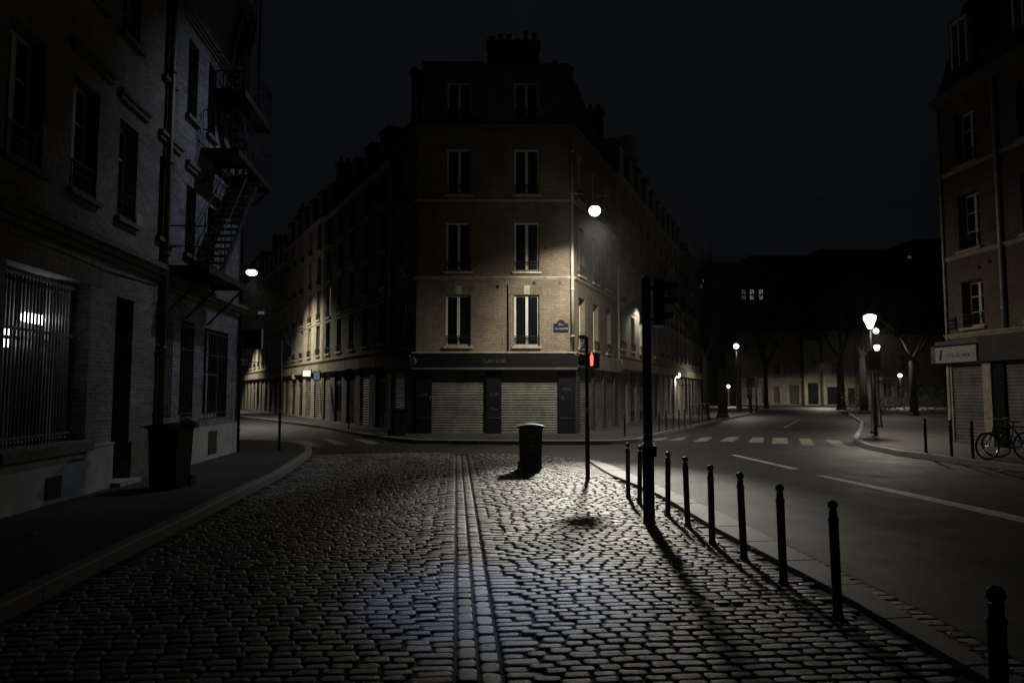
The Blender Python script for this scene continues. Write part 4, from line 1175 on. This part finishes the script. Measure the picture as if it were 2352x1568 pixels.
# ------------------------------------------------------------------ bins
def make_bin(loc, rz_, w=.56, d=.68, h=1.03, mat='bin', lidmat='bin_black', label=None):
    o = empty('wheelie_bin', loc, rz_, label, 'bin')
    T = Matrix.Translation(loc) @ Matrix.Rotation(rz_, 4, 'Z')
    b = MB(); bw, bd = w * .80 / 2, d * .74 / 2; tw, td = w / 2, d / 2
    lv = [(bw, bd, .03), (bw + .012, bd + .01, .08), (tw - .03, td - .03, h - .14), (tw - .02, td - .02, h - .08), (tw + .012, td + .012, h - .075), (tw + .012, td + .012, h - .045)]
    vs = []; fs = []; c = .05
    for (a, e, z) in lv: vs += [(-a + c, -e, z), (a - c, -e, z), (a, -e + c, z), (a, e - c, z), (a - c, e, z), (-a + c, e, z), (-a, e - c, z), (-a, -e + c, z)]
    for k in range(len(lv) - 1):
        for i in range(8): fs.append((k * 8 + i, k * 8 + (i + 1) % 8, (k + 1) * 8 + (i + 1) % 8, (k + 1) * 8 + i))
    fs += [tuple(reversed(range(8))), tuple(range((len(lv) - 1) * 8, len(lv) * 8))]
    b.add(vs, fs); b.build('body', mat, o, T)
    l = MB(); n = 8; vs = []; fs = []
    for i in range(n + 1):
        x = -(tw + .03) + (w + .06) * i / n; z = h - .043 + .05 * math.sin(PI * i / n) + .005
        vs += [(x, -td - .035, z - .0), (x, td + .03, z), (x, -td - .035, h - .044), (x, td + .03, h - .044)]
    for i in range(n):
        q = i * 4; fs += [(q, q + 4, q + 5, q + 1), (q, q + 2, q + 6, q + 4), (q + 1, q + 5, q + 7, q + 3), (q + 2, q + 3, q + 7, q + 6)]
    l.add(vs, fs); lid = l.build('lid', lidmat, o, T, False)
    MB().tube((-tw * .8, td + .07, h - .04), (tw * .8, td + .07, h - .04), .016, None, 8).build('handle', lidmat, lid, T)
    for sx in (-1, 1):
        MB().tube((sx * (bw + .0), bd + .02, .1), (sx * (bw + .05), bd + .02, .1), .1, None, 14).build('wheel', 'tyre', o, T)
    return o, T
loc = G(1219, 1083); loc.z = 0
bo, T = make_bin(loc + Vector((0, .25, 0)), .03, label='dark wheelie bin standing alone in the middle of the cobbles')
yf = -.31
MB().ring((0, yf - .008, .72), .055, .012, (0, 1, 0), 16, 5).box(-.06, yf - .012, .78, .06, yf - .004, .795).build('city_emblem', 'mark', bo, T)
MB().box(-.07, yf + .005, .58, .07, yf + .012, .6).box(-.06, yf + .005, .54, .065, yf + .012, .56).box(-.07, yf + .015, .49, -.02, yf + .022, .51).box(.0, yf + .015, .49, .06, yf + .022, .51).build('printed_text', 'mark', bo, T)
loc = G(912, 1000, .1)
make_bin(loc + Vector((0, .1, 0)), .4, .6, .68, 1.0, 'bin_black', 'bin_black', 'black wheelie bin against the pale shutter left of the corner shop')
lw_ = G(382, 1122, .13)
b3, T3 = make_bin(lw_ + Vector((.0, .1, 0)), -.1, .57, .66, 1.08, 'bin_black', 'bin_black', 'black wheelie bin with a pale bag on its rim by the left brick wall')
# bag on the bin
def blob(r, seed, sq=(1, 1, .6)):
    rr = random.Random(seed); mb = MB(); vs = []; fs = []; n, m = 14, 8
    for j in range(m + 1):
        for i in range(n):
            a = 2 * PI * i / n; b_ = PI * j / m; k = r * (1 + rr.uniform(-.16, .16))
            vs.append((k * math.sin(b_) * math.cos(a) * sq[0], k * math.sin(b_) * math.sin(a) * sq[1], k * math.cos(b_) * sq[2]))
    for j in range(m):
        for i in range(n): fs.append((j * n + i, (j + 1) * n + i, (j + 1) * n + (i + 1) % n, j * n + (i + 1) % n))
    return mb.add(vs, fs)
M['bag'] = plain('pale_plastic_bag', (.22, .25, .27), .3, 0, .4, 12)
tag(blob(.17, 4).build('rubbish_bag', 'bag', None, Matrix.Translation(lw_ + Vector((.27, .2, 1.10)))), 'crumpled pale plastic bag hanging over the rim of the black wall bin', 'rubbish bag')

# ------------------------------------------------------------------ signs on poles
sp_ = G(641, 1036, .12); Y = sp_.y
t = empty('stop_sign', sp_, 0, 'back of an octagonal sign on a black pole at the pavement corner', 'road sign')
T = Matrix.Translation(sp_)
zc = Z(805, Y) - .12
MB().tube((0, 0, 0), (0, 0, zc + .28), .035, None, 12).build('post', 'black', t, T, True)
oc = [(.28 * math.cos(PI / 8 + k * PI / 4), .28 * math.sin(PI / 8 + k * PI / 4)) for k in range(8)]
MB().add([(x, .04, zc + z) for x, z in oc] + [(x, .055, zc + z) for x, z in oc], [tuple(range(8)), tuple(reversed(range(8, 16)))] + [(i, (i + 1) % 8, 8 + (i + 1) % 8, 8 + i) for i in range(8)]).build('plate', 'sign_back', t, T)
MB().path([(x * 1.0, .045, zc + z) for x, z in oc + oc[:1]], .007, 5).build('rim', 'sign_rim', t, T)
MB().lathe([(.037, 0), (.037, .09)], 12, (0, 0, Z(946, Y) - .12)).build('sticker', 'sign_rim', t, T)
MB().lathe([(.05, 0), (.05, .05)], 10, (0, 0, Z(862, Y) - .12)).box(-.02, .03, zc - .45, .03, .05, zc - .3).build('clamp', 'sign_rim', t, T)
sp_ = G(801, 984, .1); Y = sp_.y
t = empty('no_parking_sign', sp_, 0, 'round blue no parking sign with a red ring before the left shops', 'road sign')
T = Matrix.Translation(sp_); zc = Z(861, Y) - .1
MB().tube((0, 0, 0), (0, 0, zc), .035, None, 10).build('post', 'black', t, T, True)
RX = T @ Matrix.Translation((0, -.04, zc)) @ Matrix.Rotation(PI / 2, 4, 'X')
MB().lathe([(.30, -.02), (.30, 0)], 24).build('plate', 'sign_rim', t, RX)
MB().lathe([(.27, 0.001), (.27, .006)], 24).build('red_ring', 'sign_red', t, RX)
MB().lathe([(.215, .0065), (.215, .010)], 24).build('blue_disc', 'sign_blue', t, RX)
MB().box(-.2, -.02, .0105, .2, .02, .013, Matrix.Rotation(-PI / 4, 4, 'Z')).build('red_bar', 'sign_red', t, RX)
# lit shop signs on the left street
def proj_sign(label, px0, px1, py0, py1, Yd, mat, cat='shop sign', wallx=None):
    a, b = AT(px0, py1, Yd), AT(px1, py0, Yd)
    o = empty('projecting_sign', ((a.x + b.x) / 2, Yd, (a.z + b.z) / 2), 0, label, cat)
    MB().box(a.x, Yd - .05, a.z, b.x, Yd + .05, b.z).build('panel', mat, o)
    MB().box(a.x - .04, Yd - .07, a.z - .04, a.x - .001, Yd + .07, b.z + .04).box(b.x + .001, Yd - .07, a.z - .04, b.x + .04, Yd + .07, b.z + .04).box(a.x, Yd - .07, b.z, b.x, Yd + .07, b.z + .04).box(a.x, Yd - .07, a.z - .04, b.x, Yd + .07, a.z).build('rim', 'black', o)
    MB().tube((b.x, Yd, (a.z + b.z) / 2), (b.x + 1.1, Yd + .3, (a.z + b.z) / 2), .03, None, 6).build('bracket', 'black', o)
    return o
o = proj_sign('small lit warm white sign on the lamplit house of the left street', 696, 714, 850, 864, 42.0, 'sign_lit')
a, b = AT(696, 871, 42.0), AT(714, 866, 42.0)
MB().box(a.x, 41.95, a.z, b.x, 42.05, b.z).build('lower_panel', 'shop_white', o)
proj_sign('small dark sign with bluish letter block right of the lit sign', 721, 735, 854, 872, 40.0, 'sign_cool')
o = proj_sign('white shop sign beyond the left corner pipe above the far shops', 541, 570, 823, 840, 52.0, 'shop_white')
proj_sign('tiny dim lit sign high on the far end of the left street', 593, 608, 715, 722, 60.0, 'win_dim')
proj_sign('small pale blade sign beside the octagonal sign on the left street', 671, 679, 857, 870, 48.0, 'shop_white')
proj_sign('blue lit shop display beneath the wall lantern of the right row', 1546, 1554, 868, 900, 53.0, 'blue_shop')
# litter-like graffiti poster panels
ow = G(716, 976)

# ------------------------------------------------------------------ bicycles
def make_bike(loc, rz_, label):
    o = empty('bicycle', loc, rz_, label, 'bicycle', 'bicycles parked by the right shop')
    T = Matrix.Translation(loc) @ Matrix.Rotation(rz_, 4, 'Z')
    R = .34
    for x in (-.52, .52):
        w = MB().ring((x, 0, R), R - .02, .017, (0, 1, 0), 30, 6).build('wheel', 'tyre', o, T, True)
        mb = MB().ring((x, 0, R), R - .045, .011, (0, 1, 0), 30, 5)
        for k in range(18):
            a = 2 * PI * k / 18; mb.tube((x, 0, R), (x + (R - .05) * math.cos(a), 0, R + (R - .05) * math.sin(a)), .0022, None, 4, False)
        mb.tube((x, -.05, R), (x, .05, R), .02, None, 8)
        mb.build('rim', 'steel', w, T)
    mb = MB(); bb = (-.08, 0, .28); st = (-.22, 0, .78); hb = (.32, 0, .84); hl = (.36, 0, .68)
    for a, b_ in ((bb, st), (st, (.33, 0, .78)), (bb, hl), (hb, hl), ((-.52, .04, R), bb), ((-.52, .04, R), st), ((-.52, -.04, R), bb), ((-.52, -.04, R), st), (hl, (.52, .05, R)), (hl, (.52, -.05, R))):
        mb.tube(a, b_, .014, None, 8)
    mb.build('frame', 'black', o, T, True)
    MB().tube((-.22, 0, .78), (-.24, 0, .9), .012).box(-.36, -.07, .9, -.12, .07, .94).build('saddle', 'black', o, T)
    MB().path([(.32, 0, .84), (.33, 0, .98), (.36, -.12, 1.0), (.30, -.27, 1.0)], .012).path([(.33, 0, .98), (.36, .12, 1.0), (.30, .27, 1.0)], .012).build('handlebar', 'steel', o, T)
    MB().ring(bb, .09, .006, (0, 1, 0), 18, 5).tube(bb, (bb[0] + .1, -.06, .16), .01).tube(bb, (bb[0] - .1, .06, .4), .01).box(bb[0] + .05, -.12, .15, bb[0] + .15, -.06, .17).build('pedals', 'steel', o, T)
    return o
bl = G(2272, 1057, .1)
make_bike(bl + Vector((.52 * math.cos(.15), .12, 0)), PI + .15, 'bicycle leaning by the shutters, its pale front wheel facing the road')
make_bike(bl + Vector((1.15, .45, 0)), PI - .5, 'second bicycle tangled behind the first at the right edge')
make_bike(bl + Vector((1.35, -.05, 0)), PI + .7, 'third bicycle at the right edge, nearest the frame border')
for i, (px_, py_, a) in enumerate(((1592, 972, .3), (1606, 968, .5), (1618, 966, .2))):
    l = G(px_, py_, .1)
    o = make_bike(l, a + 1.0, ('parked bicycle next to the bollard row on the far pavement', 'parked bicycle in the middle of the far pavement cluster', 'parked bicycle nearest the dark tree on the far pavement')[i])
    o['group'] = 'bicycles on the far pavement'

# ------------------------------------------------------------------ trees
def make_tree(loc, h, r, seed, label, lean=0.0, crown_w=1.0, dens=1.0):
    rr = random.Random(seed)
    o = empty('bare_tree', loc, 0, label, 'tree', 'bare street trees around the square')
    T = Matrix.Translation(loc)
    tr = MB(); cr = MB()
    top = Vector((lean, 0, h * .38))
    tr.tube((0, 0, 0), (lean * .2, 0, .25), r * 1.5, r * 1.1, 10); tr.tube((lean * .2, 0, .25), top, r * 1.1, r * .75, 10)
    def grow(p, d, L, rad, lvl):
        q = p
        for s in range(3):
            nd = (d + Vector((rr.uniform(-.25, .25), rr.uniform(-.25, .25), rr.uniform(-.05, .22)))).normalized()
            e = q + nd * L / 3; (tr if lvl == 0 else cr).tube(q, e, rad * (1 - s * .2), rad * (.8 - s * .2), 5 if lvl < 2 else 3, False)
            q = e; d = nd
            if lvl < 4 and s > 0:
                for _ in range(2 if lvl < 3 else 1):
                    a = Vector((rr.uniform(-1, 1) * crown_w, rr.uniform(-1, 1), rr.uniform(-.1, .9))).normalized()
                    grow(q, (d * .6 + a * .7).normalized(), L * .66, rad * .5, lvl + 1)
    for k in range(4):
        a = 2 * PI * k / 4 + rr.uniform(-.5, .5)
        grow(top, Vector((math.cos(a) * .6, math.sin(a) * .6, .9)).normalized(), h * .30, r * .5, 0)
    tr.build('trunk', 'bark', o, T, True); cr.build('crown', 'bark', o, T)
    return o
tr_ = [((1660, 958), 9, .30, 'thick bare tree with forked branches nearest the bicycles'), ((1622, 962), 8, .20, 'dark slim tree beside the end of the right row'),
       ((1933, 941), 10, .34, 'straight bare tree in front of the far garage doors'), ((1985, 950), 9, .28, 'bare tree lit by the lantern just left of its post'),
       ((1760, 938), 9, .22, 'thin bare tree before the far plain house'), ((2100, 955), 8, .25, 'bare tree behind the hedge beneath the far wall lamp'), ((1700, 942), 8, .16, 'slender bare tree right of the small lamp post')]
for i, ((a, b), h, r, lab) in enumerate(tr_): make_tree(G(a, b, .1), h * 1.25, r, 40 + i, lab)
# hedge
hp = G(2075, 952)
mb = MB(); rr = random.Random(5)
for i in range(2600):
    x, y, z = rr.uniform(-4.5, 5.5), rr.uniform(-1, 1), rr.random() ** .7 * (1.5 + .5 * math.sin(rr.uniform(0, 6)))
    s = rr.uniform(.05, .12); u = Vector((rr.uniform(-1, 1), rr.uniform(-1, 1), rr.uniform(-1, 1))).normalized(); v = u.orthogonal().normalized(); c = Vector((x, y, z))
    mb.add([c - u * s, c - v * s * .5, c + u * s, c + v * s * .5], [(0, 1, 2, 3)])
tag(mb.build('hedge', 'hedge', None, Matrix.Translation(hp + Vector((0, 0, .1)))), 'ragged dark hedge on the right pavement behind the lantern posts', 'hedge')

# ------------------------------------------------------------------ street lanterns
def spot(name, loc, power, size_deg, col, target=None, blend=.15, rad=.12, parent=None):
    ld = D.lights.new(name, 'SPOT'); ld.energy = power; ld.spot_size = math.radians(size_deg); ld.spot_blend = blend
    ld.color = col; ld.shadow_soft_size = rad
    o = D.objects.new(name, ld); w = Matrix.Translation(loc)
    if target is not None:
        d = (Vector(target) - Vector(loc)); w = w @ d.to_track_quat('-Z', 'Y').to_matrix().to_4x4()
    return link(o, parent, w)
def point(name, loc, power, col, rad=.15, parent=None):
    ld = D.lights.new(name, 'POINT'); ld.energy = power; ld.color = col; ld.shadow_soft_size = rad
    return link(D.objects.new(name, ld), parent, Matrix.Translation(loc))
WARM = (1.0, .93, .77); WARM2 = (1.0, .92, .74)
def lantern(label, px, py_lamp, Yd, power, s=1.0, base_z=.1, mat='lamp_l', shape='lantern', light_power=None):
    lp = AT(px, py_lamp, Yd); base = Vector((lp.x, Yd, base_z)); H = lp.z - base_z
    o = empty('street_lantern', base, 0, label, 'street lamp', 'lit lanterns around the square')
    T = Matrix.Translation(base)
    k = s
    MB().lathe([(.14, 0), (.14, .1), (.1, .15), (.09, .8), (.055, .95), (.045, H - .35 * k), (.07, H - .33 * k)], 12).build('post', 'black', o, T, True)
    if shape == 'lantern':
        g = MB().lathe([(.09 * k, -.30 * k), (.17 * k, -.08 * k), (.25 * k, .12 * k), (.24 * k, .24 * k), (.1 * k, .30 * k)], 12, (0, 0, H))
    else:
        g = MB().lathe([(.02 * k, -.2 * k)] + [(.2 * k * math.sin(PI * i / 8), -.2 * k * math.cos(PI * i / 8)) for i in range(1, 8)] + [(.02 * k, .2 * k)], 14, (0, 0, H))
    gg = g.build('glass', mat, o, T, True); gg.visible_shadow = True
    MB().lathe([(.12 * k, 0), (.05 * k, .1 * k), (.01, .2 * k)], 10, (0, 0, H + .305 * k)).build('finial', 'black', o, T)
    if power: 
        pt = point('lamp_or_fill_light', (lp.x, lp.y - .0, lp.z), power, WARM2, .25 * k, o)
        ld = pt.data
    return o
def no_shadow_glass(o):
    pass
lantern('largest bright lantern on a post at the right pavement corner', 1998, 738, 28.0, 0, .95)
lantern('bright lantern half hidden by the dark signal box', 2014, 800, 33.5, 0, .55, mat='lamp_l')
lantern('small round lamp touching the largest lantern on its lower right', 2012, 760, 50, 0, .95, shape='globe')
lantern('round lamp on a thin post among the trees left of the square', 1691, 795, 56, 0, 1.05, shape='globe')
lantern('low distant lamp between the trunk and the thin lamp post', 1673, 887, 80, 0, 1.0, shape='globe', mat='lamp_s')
lantern('distant lamp beside the pale awning behind the hedge', 2067, 862, 75, 0, 1.1, shape='globe', mat='lamp_s')
def wall_lamp(label, px, py, Yd):
    lp = AT(px, py, Yd)
    o = empty('wall_lantern', lp, 0, label, 'wall lamp')
    T = Matrix.Translation(lp)
    MB().lathe([(.02, -.2)] + [(.2 * math.sin(PI * i / 8), -.2 * math.cos(PI * i / 8)) for i in range(1, 8)] + [(.02, .2)], 14).build('globe', 'lamp_w', o, T, True)
    MB().tube((0, 0, .2), (0, 0, .4), .02).tube((0, 0, .4), (-.7, .3, .45), .02).build('bracket', 'black', o, T)
wall_lamp('white globe wall lamp on the right row above a bluish display', 1557, 861, 52)
# lantern lights and one added fill: slightly in front of / below the glass so that it does not block them
def lamp_pt(px, py, Yd, power, dy=-.45, dz=-.0, col=WARM2, r=.2):
    p = AT(px, py, Yd); q = Vector((p.x, p.y + dy, p.z + dz)); spot('lamp_or_fill_light', q, power, 170, col, q - Vector((0, 0, 3)), .45, r)
lamp_pt(1998, 738, 28, 620, -.4, -.3)
lamp_pt(2014, 800, 33.5, 160, .7, 0)
lamp_pt(2012, 760, 50, 700, 0, -.4)
lamp_pt(1691, 795, 56, 500, -.3, -.4)
lamp_pt(1673, 887, 80, 500, -.5)
lamp_pt(2067, 862, 75, 900, -.5)
lamp_pt(1557, 861, 52, 120, -.5, -.2, (.95, .95, 1))
lamp_pt(1890, 832, 84, 1500, 0)  # added fill without a lantern, brightens the far facades
spot('lamp_or_fill_light', (7.75, 39.0, 6.6), 260, 150, WARM, (7.75, 39.0, 0), .4, .15)
# signal box beside the lantern
sp_ = G(2012, 1000, .1); Y = sp_.y
t = empty('traffic_light', sp_, 0, 'dark back of a traffic light on a post below the lanterns', 'traffic light')
T = Matrix.Translation(sp_)
MB().tube((0, 0, 0), (0, 0, Z(815, Y)), .07, None, 12).build('post', 'black', t, T, True)
MB().box(-.2, -.1, Z(847, Y), .2, .1, Z(811, Y)).box(-.23, -.12, Z(849, Y) - .1, .23, -.1, Z(809, Y) - .1).build('signal_head', 'shop_black', t, T)
for k, (a, b, y0_) in enumerate(((1724, 948, 870), (1738, 946, 868))):
    l = G(a, b, .1); Yb = l.y
    o = empty('sign_post', l, 0, ('thick dark signal post left of the far plain house', 'thin dark signal post right beside the thick one')[k], 'post')
    MB().tube((0, 0, 0), (0, 0, Z(y0_, Yb)), .12 if k == 0 else .08, None, 10).build('post', 'black', o, Matrix.Translation(l), True)
    MB().box(-.3 if k == 0 else -.15, -.15, Z(y0_ + 22, Yb), .3 if k == 0 else .15, .15, Z(y0_, Yb)).build('signal_head', 'black', o, Matrix.Translation(l))

# suspended lamps
def susp(label, px, py, Yd, k, cable_a, cable_b, mat='lamp_w', hz=1.0):
    lp = AT(px, py, Yd)
    o = empty('suspended_lamp', lp, 0, label, 'street lamp', 'lamps hung on cables over the streets')
    T = Matrix.Translation(lp)
    MB().lathe([(.001, -.25 * k * hz)] + [(.27 * k * math.sin(PI * i / 12), -.25 * k * hz * math.cos(PI * i / 12)) for i in range(1, 10)], 32).build('glass', mat, o, T, True)
    MB().lathe([(.20 * k, .18 * k * hz), (.20 * k, .24 * k * hz), (.10 * k, .28 * k), (.04 * k, .36 * k)], 18).build('housing', 'black', o, T, True)
    top = lp + Vector((0, 0, .55))
    MB().path([cable_a, top, cable_b], .006, 5).tube(top, lp + Vector((0, 0, .36 * k)), .014, None, 5).build('cable', 'black', o, Matrix.Identity(4))
    return o, lp
o1, LP1 = susp('bright lamp hung on a cable in front of the corner house', 1366, 484, 24.6, .76, (-7.4, 19.0, 8.2), (14.6, 22.6, 8.0))
spot('lamp_or_fill_light', LP1 + Vector((0, 0, -.32)), 1500, 178, WARM, LP1 + Vector((1.0, .4, -7)), .80, .16)
spot('lamp_or_fill_light', LP1 + Vector((0, 0, -.34)), 9500, 31, (1.0, .95, .82), (1.7, 13.2, 0), 1.0, .40)
spot('lamp_or_fill_light', LP1 + Vector((0, .1, -.32)), 750, 76, WARM, (2.3, 28, 5.0), .5, .16)
point('lamp_or_fill_light', LP1 + Vector((0, -.1, -.40)), 20, WARM, .13)
o2, LP2 = susp('oval lit lamp hung over the left street beside the brick building corner', 578, 626, 42.5, 1.2, (-26.0, 40.0, 10.2), (-12.2, 43.3, 10.0), hz=.62)
spot('lamp_or_fill_light', LP2 + Vector((0, 0, -.4)), 2900, 136, WARM, LP2 + Vector((.8, 0, -5)), .9, .15)
spot('lamp_or_fill_light', (-26, 62, 7.5), 1800, 120, WARM, (-26, 62, 0), .4, .2)
# unseen cold spots added above the frame, no fitting; tint gutter and left wall
spot('cold_fill_spot', (.3, 13.5, 12.6), 3300, 12.5, (.36, .55, 1.0), (.0, 6.4, 0), 1.0, .15)
spot('cold_fill_spot', (.0, 19.0, 14.6), 1250, 52, (.70, .80, 1.0), (-7.3, 15.9, 4.2), 1.0, .15)

# ------------------------------------------------------------------ small litter
def scrap(label, px, py, z, s, seed):
    tag(blob(s, seed, (1, .8, .35)).build('paper_scrap', 'litter', None, Matrix.Translation(G(px, py, z) + Vector((0, 0, s * .3)))), label, 'litter')
scrap('white paper scrap on the bollard kerb between fourth and fifth bollard', 1729, 1260, .055, .022, 1)
scrap('small white scrap at the foot of the second nearest bollard', 1960, 1424, .01, .02, 2)
scrap('white paper scrap in the road near the right kerb by the bicycles', 2301, 1083, -.03, .06, 3)
scrap('small pale scrap on the dark left pavement', 77, 1228, .13, .03, 4)
mb = MB(); rr = random.Random(8)
for i in range(260):
    t_ = rr.random(); yy = 3.0 + 13 * t_; x = interp(kl_main, yy)
    if x is None: continue
    c = Vector((x + .05 + abs(rr.gauss(0, .18)), yy, .02)); a = rr.uniform(0, 6); s = rr.uniform(.012, .03)
    u = Vector((math.cos(a), math.sin(a), rr.uniform(-.3, .3))) * s; v = Vector((-math.sin(a), math.cos(a), rr.uniform(-.3, .3))) * s * .6
    mb.add([c - u, c - v, c + u, c + v + Vector((0, 0, .004))], [(0, 1, 2, 3)])
for i in range(160):
    yy = rr.uniform(3, 9); x = interp(ko, yy); c = Vector((x + rr.uniform(.0, .25), yy, .012 if True else 0)); a = rr.uniform(0, 6); s = rr.uniform(.01, .03)
    u = Vector((math.cos(a), math.sin(a), .1)) * s; v = Vector((-math.sin(a), math.cos(a), .2)) * s * .6
    mb.add([c - u, c - v, c + u, c + v], [(0, 1, 2, 3)])
tag(mb.build('fallen_leaves', 'leaf'), 'scattered dead leaves and crumbs along the kerbs', 'leaves', kind='stuff')

# ------------------------------------------------------------------ sky
w = D.worlds.new('World'); sc.world = w; w.use_nodes = True
nt = w.node_tree; bg = nt.nodes['Background']
tc = nt.nodes.new('ShaderNodeTexCoord')
n = nt.nodes.new('ShaderNodeTexNoise'); n.inputs['Scale'].default_value = 1.6; n.inputs['Detail'].default_value = 3
nt.links.new(tc.outputs['Generated'], n.inputs['Vector'])
r = nt.nodes.new('ShaderNodeValToRGB'); r.color_ramp.elements[0].color = (.0017, .0020, .0028, 1); r.color_ramp.elements[1].color = (.0034, .0038, .0048, 1)
r.color_ramp.elements[0].position = .35; r.color_ramp.elements[1].position = .65
nt.links.new(n.outputs[0], r.inputs[0]); nt.links.new(r.outputs[0], bg.inputs[0]); bg.inputs[1].default_value = 1.0

# night air: faint even haze that shows the glow round the lamps
mh = D.materials.new('night_haze'); mh.use_nodes = True; nh = mh.node_tree
nh.nodes.remove(nh.nodes['Principled BSDF'])
pv = nh.nodes.new('ShaderNodeVolumePrincipled'); pv.inputs['Color'].default_value = (.9, .9, .9, 1); pv.inputs['Density'].default_value = HAZE; pv.inputs['Anisotropy'].default_value = .85
nh.links.new(pv.outputs[0], nh.nodes['Material Output'].inputs['Volume'])
M['haze'] = mh
if HAZE: tag(MB().box(-261, -41, -1.1, 261, 421, 38).build('haze', 'haze'), 'faint even night haze filling the air', 'haze', kind='stuff')
sc.view_settings.view_transform = 'Standard'; sc.view_settings.look = 'None'; sc.view_settings.exposure = 0; sc.view_settings.gamma = 1
sc.cycles.use_denoising = True
sc.cycles.max_bounces = 5
